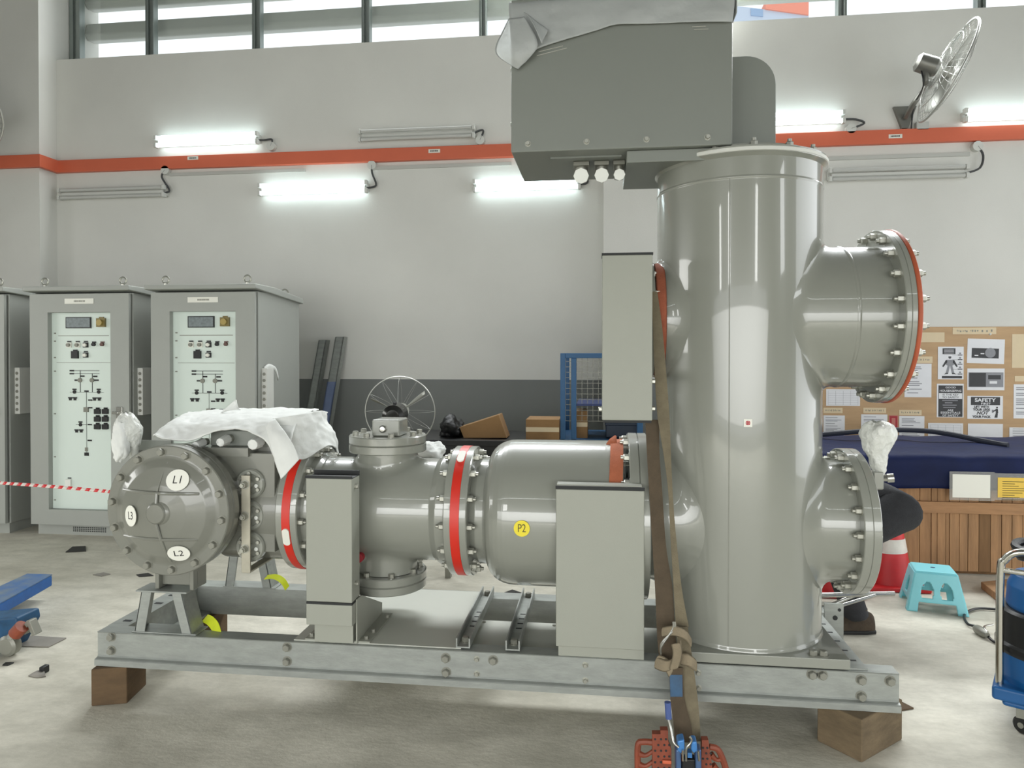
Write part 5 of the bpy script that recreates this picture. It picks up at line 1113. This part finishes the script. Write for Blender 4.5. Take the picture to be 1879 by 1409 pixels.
bm = BM(); a, b = P(1748, 870, ty), P(1817, 914, ty); box(bm, a.x, b.x, ty, ty+.001, b.z, a.z); box(bm, a.x-.02, b.x+.03, ty+.0015, ty+.002, b.z-.02, a.z+.02, 1); tag(obj('paper_sheet', bm, ['label', 'sleeve']), 'white sheet in a clear sleeve hanging on the blue tarpaulin', 'sheet', 'sheets on the tarpaulin')
bm = BM(); a, b = P(1831, 876, ty), P(1900, 914, ty); box(bm, a.x, b.x, ty, ty+.001, b.z, a.z); box(bm, a.x-.02, b.x+.03, ty+.0015, ty+.002, b.z-.02, a.z+.03, 1)
for k in range(9): box(bm, a.x+.03, a.x+.03+.2*(.7+.3*math.sin(k*5)), ty-.0006, ty, a.z-.03-k*.016, a.z-.026-k*.016, 2)
tag(obj('paper_sheet', bm, ['paperyellow', 'sleeve', 'inky']), 'yellow sheet in a clear sleeve hanging on the blue tarpaulin', 'sheet', 'sheets on the tarpaulin')
bm = BM(); tube(bm, spline([PY(1500, 798, 5.95), PY(1560, 793, 5.95), PY(1620, 789, 5.95), PY(1690, 790, 5.95), PY(1740, 796, 5.9), PY(1790, 806, 5.85), PY(1830, 814, 5.8), PY(1850, 817, 5.75)], 6), [.02]*30+[.021]*13, 8)
tag(obj('black_cable', bm, mat('dark_hose', (32, 36, 48), .5)), 'thick dark cable arching over the blue tarpaulin', 'cable')
# plank on floor near cart and items under crate
bm = BM(); prism(bm, [PZ(1800, 1067, .05), PZ(1840, 1098, .05), PZ(1880, 1098, .05), PZ(1850, 1062, .05)], (0, 0, -.048)); tag(obj('timber_plank', bm, 'wood', bevel=.004), 'light timber plank on the floor behind the blue cart', 'plank')
# cones
def cone(c, hgt, r0, label):
    t = thing('traffic_cone', label, 'traffic cone', c, 'red traffic cones'); r1 = .058
    rr = lambda z: r0+(r1-r0)*(z-.03)/(hgt-.03)
    bm = BM(); box(bm, -r0*1.28, r0*1.28, -r0*1.28, r0*1.28, 0, .03); obj('base', bm, 'cone_red', t, local=True, bevel=.012)
    for n, m, a, b in (('body', 'cone_red', .03, .36), ('reflective_band', 'cone_white', .36, .50), ('body', 'cone_red', .50, .575), ('reflective_band', 'cone_white', .575, .74), ('body', 'cone_red', .74, 1.)):
        z0, z1 = max(.03, a*hgt), b*hgt; bm = BM(); e = .002 if n != 'body' else 0
        lathe(bm, [(rr(z0)+e, z0), (rr(z1)+e, z1)]+([(rr(z1)-.01, z1), (rr(z1)-.012, z1-.05)] if b == 1. else []), (0, 0, 0), (0, 0, 1), 40); obj(n, bm, m, t, local=True)
    return t
c = PZ(1645, 1092, 0); cone((c.x+.03, c.y+.26, 0), .66, .168, 'red and white traffic cone between the crouching person and the cyan stool')
c2 = PZ(1530, 1090, 0); cone((c2.x-.02, c2.y+.1, 0), .66, .155, 'red traffic cone mostly hidden by the tank, only its foot showing')
# stool
s0 = PZ(1690, 1128, 0)
ws, hs = .335, .245
st = thing('plastic_stool', 'small cyan plastic step stool on the floor by the crate', 'stool', (PZ(1725, 1122, 0).x, PZ(1722, 1112, 0).y, 0), rotz=math.radians(-13))
bm = BM(); tw, td, bw, bd = .115, .10, .165, .145
n = 9
def arch(side):
    pass
box(bm, -tw, tw, -td, td, hs-.02, hs)
obj('seat', bm, 'stool', st, local=True, bevel=.012, seg=3)
def sidewall(p0, p1, q0, q1, two):
    """wall from top edge (p0-p1) to bottom edge (q0-q1) with pointed openings"""
    bm = BM(); p0, p1, q0, q1 = V(p0), V(p1), V(q0), V(q1)
    Wp = lambda s, t: (p0.lerp(p1, s)).lerp(q0.lerp(q1, s), t)
    nx, ny = 48, 36; vs = {}
    def solid(s, t):
        if t > .74 and .17 < s < .83: return False
        for c in ((.31, .69) if two else (.5,)):
            hw = .13 if two else .16; dx = abs(s-c)
            if t < .64 and t > .22:
                lim = hw*math.sqrt(max(0, min(1, (t-.22)/.2))) if t < .42 else hw*(1-.25*max(0, (t-.52)/.12))
                if dx < lim: return False
        return True
    def vv(i, j):
        if (i, j) not in vs: vs[i, j] = bm.verts.new(Wp(i/nx, j/ny))
        return vs[i, j]
    for i in range(nx):
        for j in range(ny):
            if solid((i+.5)/nx, (j+.5)/ny): bm.faces.new([vv(i, j), vv(i+1, j), vv(i+1, j+1), vv(i, j+1)])
    return obj('side_wall', bm, 'stool', st, local=True, solid=.009, sharp=60)
T = [V((-tw, -td, hs-.012)), V((tw, -td, hs-.012)), V((tw, td, hs-.012)), V((-tw, td, hs-.012))]; Bq = [V((-bw, -bd, 0)), V((bw, -bd, 0)), V((bw, bd, 0)), V((-bw, bd, 0))]
for i in range(4): sidewall(T[i], T[(i+1) % 4], Bq[i], Bq[(i+1) % 4], i % 2 == 0)
bm = BM(); lathe(bm, [(0, 0), (.014, 0), (.014, .002), (0, .002)], (0, 0, hs-.001), (0, 0, 1), 16); obj('finger_hole', bm, 'bluedk', st, local=True)
# steel bars
for k, (a, b, w, lb) in enumerate((((1500, 1092), (1640, 1089), 9, 'long bright steel bar, uppermost of the bars beside the lower right flange'), ((1505, 1119), (1570, 1091), 7, 'bright steel bar sloping down to the tank behind the skid end'), ((1512, 1120), (1606, 1092), 6, 'second sloping steel bar, right of the first'))):
    bm = BM(); pa, pb = PY(a[0], a[1], 3.78-.03*k), PY(b[0], b[1], 3.9-.03*k)
    d = (pb-pa).normalized(); up = V((0, 0, 1))-d*d.z; up.normalize(); sd = d.cross(up)
    ww = w/340/2; tube(bm, [pa+up*0, pb], ww, 12); tube(bm, [pa+up*0-d*.001, pa+d*.02], ww*1.3, 12)
    tag(obj('steel_bar', bm, 'steel'), lb, 'steel bar', 'steel bars beside the tank foot')
tr2 = thing('trestle', 'grey steel trestle carrying the bright bars behind the skid', 'trestle', (1.1, 3.85, 0))
zq = PY(1560, 1105, 3.85).z
bm = BM(); box(bm, .95, 1.22, 3.8, 3.9, 0, .012); box(bm, 1.0, 1.04, 3.82, 3.88, .012, zq-.02); box(bm, .93, 1.24, 3.82, 3.88, zq-.03, zq-.012); obj('stand', bm, 'boltgrey', tr2)

# ================================================================== PERSON
py = 4.42
J = {}
def pj(u, v, dy=0): return PY(u, v, py+dy)
hip = PY(1642, 925, py)
pers = thing('person', 'person in dark charcoal clothes and boots crouching behind the lower right flange', 'person', (1.5, py, 0))
hz = .70
pel = V((1.70, py, hz+.02)); 
H = {'pel': pel, 'sp1': V((1.58, py, .735)), 'sp2': V((1.42, py, .75)), 'chest': V((1.27, py, .74)), 'neck': V((1.12, py, .70)), 'head0': V((1.06, py, .69)), 'head': V((.96, py, .66)), 'head1': V((.90, py, .63)),
     'hipL': V((1.715, py-.1, .70)), 'hipR': V((1.71, py+.1, .70)), 'kneeL': V((1.33, py-.14, .50)), 'kneeR': V((1.10, py+.16, .46)), 'ankL': V((1.465, py-.13, .10)), 'ankR': V((1.14, py+.15, .10)), 'toeL': V((1.35, py-.14, .022)), 'toeR': V((.99, py+.17, .045)),
     'shL': V((1.24, py-.19, .73)), 'shR': V((1.24, py+.19, .73)), 'elL': V((1.12, py-.24, .48)), 'elR': V((1.10, py+.24, .48)), 'wrL': V((.92, py-.16, .40)), 'wrR': V((.92, py+.16, .40))}
def skin(name, edges, radii, m, parent, sub=2, root='pel'):
    names = []; 
    for a, b in edges:
        for n in (a, b):
            if n not in names: names.append(n)
    names.remove(root) if root in names else None; names.insert(0, root)
    me = bpy.data.meshes.new(name); off = ORG[parent.name]
    me.from_pydata([H[n]-off for n in names], [(names.index(a), names.index(b)) for a, b in edges], [])
    o = bpy.data.objects.new(name, me); C.objects.link(o); o.parent = parent; ORG[o.name] = off
    o.modifiers.new('skin', 'SKIN').use_smooth_shade = True
    sv = me.skin_vertices[0].data if me.skin_vertices else None
    if sv is None:
        bpy.context.view_layer.objects.active = o; sv = me.skin_vertices[0].data
    for i, n in enumerate(names):
        r = radii.get(n, .05); sv[i].radius = (r, r) if not isinstance(r, tuple) else r; sv[i].use_root = (i == 0)
    s = o.modifiers.new('u', 'SUBSURF'); s.levels = sub; s.render_levels = sub
    me.materials.append(M[m]); return o
E0 = [('pel', 'sp1'), ('sp1', 'sp2'), ('sp2', 'chest'), ('chest', 'neck'), ('neck', 'head0'), ('head0', 'head'), ('head', 'head1'), ('pel', 'hipL'), ('pel', 'hipR'), ('hipL', 'kneeL'), ('hipR', 'kneeR'), ('kneeL', 'ankL'), ('kneeR', 'ankR'), ('ankL', 'toeL'), ('ankR', 'toeR'), ('chest', 'shL'), ('chest', 'shR'), ('shL', 'elL'), ('shR', 'elR'), ('elL', 'wrL'), ('elR', 'wrR')]
rb = dict(pel=.10, sp1=.1, sp2=.1, chest=.11, neck=.06, head0=.06, head=.092, head1=.08, hipL=.08, hipR=.08, kneeL=.055, kneeR=.055, ankL=.03, ankR=.03, toeL=.014, toeR=.014, shL=.06, shR=.06, elL=.042, elR=.042, wrL=.028, wrR=.028)
# hands: palm plus five fingers joined to the wrist chain
for s, w in ((-1, 'L'), (1, 'R')):
    wr = H['wr'+w]; d = V((-1, 0, -.25)).normalized(); sd = V((0, 1, 0))
    H['pm'+w] = wr+d*.07; E0.append(('wr'+w, 'pm'+w)); rb['pm'+w] = (.034, .018)
    for k in range(4):
        o0 = (k-1.5)*.019; L = (.066, .078, .074, .058)[k]
        for j in range(3):
            H['f%d%d%s' % (k, j, w)] = H['pm'+w]+sd*o0*1.1+d*(L*(j+1)/3)+V((0, 0, -.012*j*j)); rb['f%d%d%s' % (k, j, w)] = .0085-.001*j
            E0.append(('pm'+w if j == 0 else 'f%d%d%s' % (k, j-1, w), 'f%d%d%s' % (k, j, w)))
    for j in range(2):
        H['t%d%s' % (j, w)] = wr+d*(.045+.03*j)+sd*(-s)*(.035+.012*j)+V((0, 0, -.01*j)); rb['t%d%s' % (j, w)] = .0105-.001*j
        E0.append(('wr'+w if j == 0 else 't0'+w, 't%d%s' % (j, w)))
skin('body', E0, rb, 'skin', pers)
cl_ = {'pel': .19, 'sp1': .165, 'sp2': .15, 'chest': .145, 'hipL': .135, 'hipR': .135, 'kneeL': .082, 'kneeR': .082, 'ankL': .072, 'ankR': .072, 'shL': .08, 'shR': .08, 'elL': .06, 'elR': .06}
H['thL'] = V((1.52, py-.125, .595)); H['thR'] = V((1.42, py+.13, .59)); H['clL'] = V((1.40, py-.135, .28)); H['clR'] = V((1.12, py+.155, .28)); H['cuL'] = H['ankL']+V((.005, 0, -.03)); H['cuR'] = H['ankR']+V((.005, 0, -.03))
cl_.update(thL=.118, thR=.118, clL=.078, clR=.078, cuL=.074, cuR=.074)
E1 = [('pel', 'hipL'), ('pel', 'hipR'), ('hipL', 'thL'), ('hipR', 'thR'), ('thL', 'kneeL'), ('thR', 'kneeR'), ('kneeL', 'clL'), ('kneeR', 'clR'), ('clL', 'ankL'), ('clR', 'ankR'), ('ankL', 'cuL'), ('ankR', 'cuR'), ('pel', 'sp1'), ('sp1', 'sp2')]
skin('trousers', E1, cl_, 'charcoal', pers)
H['nk2'] = V((1.16, py, .72)); cl_['nk2'] = .085
E2 = [('sp1', 'sp2'), ('sp2', 'chest'), ('chest', 'nk2'), ('chest', 'shL'), ('chest', 'shR'), ('shL', 'elL'), ('shR', 'elR'), ('elL', 'wrL'), ('elR', 'wrR')]
cl_['wrL'] = cl_['wrR'] = .045; cl_['sp1'] = .178
skin('jacket', E2, cl_, 'charcoal', pers, root='sp1')
for w, s in (('L', -1), ('R', 1)):
    a = H['ank'+w]; bm = BM(); d = V((-1, .1*s, 0)).normalized(); sd = V((d.y, -d.x, 0))
    secs = [(-.095, .035, .10), (-.085, .046, .115), (-.03, .05, .13), (.02, .05, .12), (.06, .05, .085), (.12, .053, .07), (.165, .046, .06), (.185, .026, .045)]
    rows = []
    for t, hw, ht in secs:
        c = V((a.x, a.y, 0))+d*t; rows.append([c+sd*hw*math.cos(q)*1.0+V((0, 0, .0 if math.sin(q) < -.3 else ht*max(0, .3+.7*math.sin(q)))) for q in [2*PI*k/16 for k in range(17)]])
    sheet(bm, rows); bm.faces.new([bm.verts[0]]*0) if 0 else None
    b_ = obj('boot', bm, 'boot', pers, sub=1, sharp=70)
    bm = BM(); prism(bm, [V((a.x, a.y, 0))+d*t+sd*h for t, h in ((-.1, -.04), (-.04, -.055), (.08, -.055), (.16, -.05), (.192, -.02), (.192, .02), (.16, .05), (.08, .055), (-.04, .055), (-.1, .04))], (0, 0, .022)); obj('sole', bm, 'black', b_, bevel=.006)
    bm = BM(); cyl(bm, V((a.x, a.y, .08)), V((a.x+.0, a.y, .14)), .056, .06, seg=20); obj('boot_shaft', bm, 'boot', b_)
bm = BM(); hd = H['head']; fx_ = V((-.75, 0, -.66)).normalized(); upd = V((-.66, 0, .75)).normalized()
bmesh.ops.create_icosphere(bm, subdivisions=3, radius=.1, matrix=Matrix.Translation(hd+upd*.02-fx_*.012) @ Matrix.Scale(1.08, 4, fx_))
for v in [v for v in bm.verts if (v.co-hd).dot(fx_) > .045 or (v.co-hd).dot(upd) < -.04]: bm.verts.remove(v)
obj('hair', bm, 'hair', pers, solid=.008)
for s in (-1, 1):
    bm = BM(); bmesh.ops.create_uvsphere(bm, u_segments=12, v_segments=8, radius=.012, matrix=Matrix.Translation(hd+fx_*.088+V((0, s*.032, 0))+upd*.012)); obj('eye', bm, 'white', pers)
    bm = BM(); bmesh.ops.create_uvsphere(bm, u_segments=10, v_segments=8, radius=.022, matrix=Matrix.Translation(hd+V((0, s*.092, 0))) @ Matrix.Scale(.4, 4, (0, 1, 0))); obj('ear', bm, 'skin', pers)
bm = BM(); lathe(bm, [(.016, 0), (.012, .02), (0, .03)], hd+fx_*.08-upd*.015, fx_, 10); obj('nose', bm, 'skin', pers)
bm = BM(); tube(bm, [hd+fx_*.084-upd*.045+V((0, y, 0)) for y in (-.022, 0, .022)], .006, 6); obj('mouth', bm, mat('lips', (140, 80, 70), .6), pers)

# ================================================================== BLUE CART AT RIGHT
cyc = 3.22
vc = thing('tool_cart', 'blue and black wet vacuum on a chrome-framed trolley at the right picture edge', 'vacuum trolley', (PY(1822, 1270, cyc).x, cyc, 0), rotz=math.radians(-31))
P = lambda u, v, Y=cyc: PY(u, v, Y)
xL, xR2 = P(1822, 1270).x, P(1822, 1270).x+.42; zb0, zb1 = P(1822, 1283).z, P(1822, 1258).z
bm = BM(); box(bm, xL-.005, xR2, cyc, cyc+.45, zb0, zb1); box(bm, xL+.03, xR2-.02, cyc+.02, cyc+.43, zb0-.025, zb0); obj('base', bm, 'cartblue', vc, bevel=.015, seg=3)
bm = BM(); zt = P(1850, 1003).z; xt = P(1829, 1100).x+.002; z1 = zb1
pts = [V((xL+.02, cyc+.05, z1-.02)), V((xL+.02, cyc+.05, P(1830, 1060).z)), V((xL+.035, cyc+.05, P(1835, 1030).z)), V((xL+.075, cyc+.05, P(1845, 1014).z)), V((xL+.14, cyc+.06, P(1860, 1012).z)), V((xL+.3, cyc+.06, P(1860, 1012).z)), V((xL+.38, cyc+.06, P(1860, 1050).z)), V((xL+.40, cyc+.06, z1-.02))]
tube(bm, spline(pts, 6), .0155, 12); zc = P(1850, 1050).z; tube(bm, [V((xL+.02, cyc+.05, zc)), V((xL+.40, cyc+.06, zc))], .012, 10); obj('frame', bm, 'chrome', vc)
tx_, ty_ = xL+.205, cyc+.2
def ov(bm, prof, m=0): lathe(bm, prof, (tx_, ty_, 0), (0, 0, 1), 48, m)
bm = BM(); z = lambda v: P(1850, v).z
ov(bm, [(0, zb1), (.195, zb1), (.205, zb1+.03), (.208, z(1205)), (0, z(1205))]); obj('tank', bm, 'cartblue', vc)
bm = BM(); ov(bm, [(.21, z(1205)), (.214, z(1200)), (.214, z(1190)), (.205, z(1185)), (.2, z(1130)), (.19, z(1125)), (0, z(1125))]); obj('motor_housing', bm, 'black', vc)
bm = BM(); ov(bm, [(.17, z(1125)), (.175, z(1120)), (.17, z(1085)), (.15, z(1065)), (0, z(1060))]); obj('head', bm, 'cartblue', vc)
bm = BM(); a = (tx_+.02, cyc+.16); 
for k in range(3): tube(bm, [(a[0]+.16*math.cos(q)*(1-.06*k), a[1]+.1*math.sin(q), z(1010+9*k)+.008*math.sin(3*q+k)) for q in [2*PI*j/28 for j in range(28)]], .017, 8, closed=True)
obj('coiled_hose', bm, 'black', vc)
for x, y in ((xL+.1, cyc+.06), (xR2-.06, cyc+.06), (xL+.1, cyc+.38), (xR2-.06, cyc+.38)):
    bm = BM(); lathe(bm, [(0, -.012), (.03, -.012), (.036, -.006), (.036, .006), (.03, .012), (0, .012)], (x, y, .0365), (.5, 1, 0), 24); lathe(bm, [(0, -.016), (.012, -.016), (.012, .016), (0, .016)], (x, y, .0365), (.5, 1, 0), 12, 1); w_ = obj('caster', bm, ['black', 'boltgrey'], vc)
    bm = BM(); box(bm, x-.022, x+.022, y-.022, y+.022, .07, zb0-.02); obj('fork', bm, 'boltgrey', w_)
# plug and cable on the floor
t = thing('cable_plug', 'grey inline plug with a looped black cable on the floor beside the stool', 'plug', PZ(1800, 1160, 0))
bm = BM(); a, b = PZ(1790, 1152, .025), PZ(1812, 1166, .025); tube(bm, [a, a.lerp(b, .2), a.lerp(b, .7), b], [.018, .026, .026, .015], 12); obj('plug_body', bm, 'boltgrey', t)
bm = BM(); tube(bm, spline([PZ(1790, 1149, .02), PZ(1775, 1144, .012), PZ(1770, 1128, .012), PZ(1790, 1117, .012), PZ(1830, 1118, .012), PZ(1880, 1125, .012)], 6), .0075, 8); tube(bm, spline([PZ(1812, 1166, .02), PZ(1822, 1176, .01), PZ(1850, 1190, .01)], 5), .0075, 8); obj('cable', bm, 'black', t)
bm = BM(); tube(bm, spline([PZ(1812, 1160, .04), PZ(1806, 1150, .05), PZ(1822, 1146, .04)], 5), .006, 8); obj('clip', bm, 'steel', t)

# ================================================================== LIGHT
W = bpy.data.worlds.new('overcast'); bpy.context.scene.world = W; W.use_nodes = True
bg = W.node_tree.nodes['Background']; bg.inputs['Color'].default_value = (.93, .97, 1, 1); bg.inputs['Strength'].default_value = 1.25
def area(name, loc, aim, sx, sy, pw, col=(1, 1, 1), spread=180):
    l = bpy.data.lights.new(name, 'AREA'); l.shape = 'RECTANGLE'; l.size = sx; l.size_y = sy; l.energy = pw; l.color = col; l.spread = math.radians(spread)
    o = bpy.data.objects.new(name, l); C.objects.link(o); o.location = loc; o.rotation_mode = 'QUATERNION'; o.rotation_quaternion = V(aim).to_track_quat('-Z', 'Y'); return o
for x in (-5.1, -2.8, 2.8): area('daylight_front_window', (x, YF+.06, 3.5), (0, 1, -.2), .5, 1.5, 26, (1, 1, .97))
area('daylight_right_window', (XR_-.02, -1.8, 3.5), (-1, 0, -.2), 1.0, 1.5, 28, (.97, .99, 1))
area('hall_strip_lamp', (-1., -4.6, 5.6), (0, .5, -1), 12, .09, 42, (.96, 1, 1))
area('daylight_front_door', (-1., YF+.05, 1.35), (0, 1, -.95), 12.6, 2.6, 480, (1, 1, .97), 122)
area('daylight_right_door', (XR_-.02, 3.8, 2.1), (-1, 0, -.2), 5, 4.1, 75, (.95, .98, 1), 150)
area('left_fill_light', (XL+.02, 2.5, 1.7), (1, 0, -.3), 4, 3.2, 170, (1, 1, .97), 140)  # added fill before the closed left wall, brightens the left floor and cabinets
area('daylight_back_window', (.75, WY+.01, 5.8), (0, -1, 0), 10.6, 1.36, 1250, (.96, .99, 1))

# ================================================================== CAMERA
cam = bpy.data.cameras.new('camera'); co = bpy.data.objects.new('camera', cam); C.objects.link(co)
co.location = CAM; co.rotation_euler = (PI/2-PITCH, 0, YAW)
cam.sensor_width = 36; cam.sensor_fit = 'HORIZONTAL'; cam.lens = FPX*36/1879; cam.shift_y = -(704.5-CY)/1879; cam.clip_end = 200
sc = bpy.context.scene; sc.camera = co
sc.view_settings.view_transform = 'Standard'; sc.view_settings.look = 'None'; sc.view_settings.gamma = 1; sc.view_settings.use_curve_mapping = False
sc.view_settings.exposure = 0.1
sc.cycles.max_bounces = 8; sc.cycles.diffuse_bounces = 4; sc.cycles.glossy_bounces = 4; sc.cycles.transmission_bounces = 6; sc.cycles.transparent_max_bounces = 8
sc.cycles.sample_clamp_indirect = 6; sc.cycles.use_denoising = True
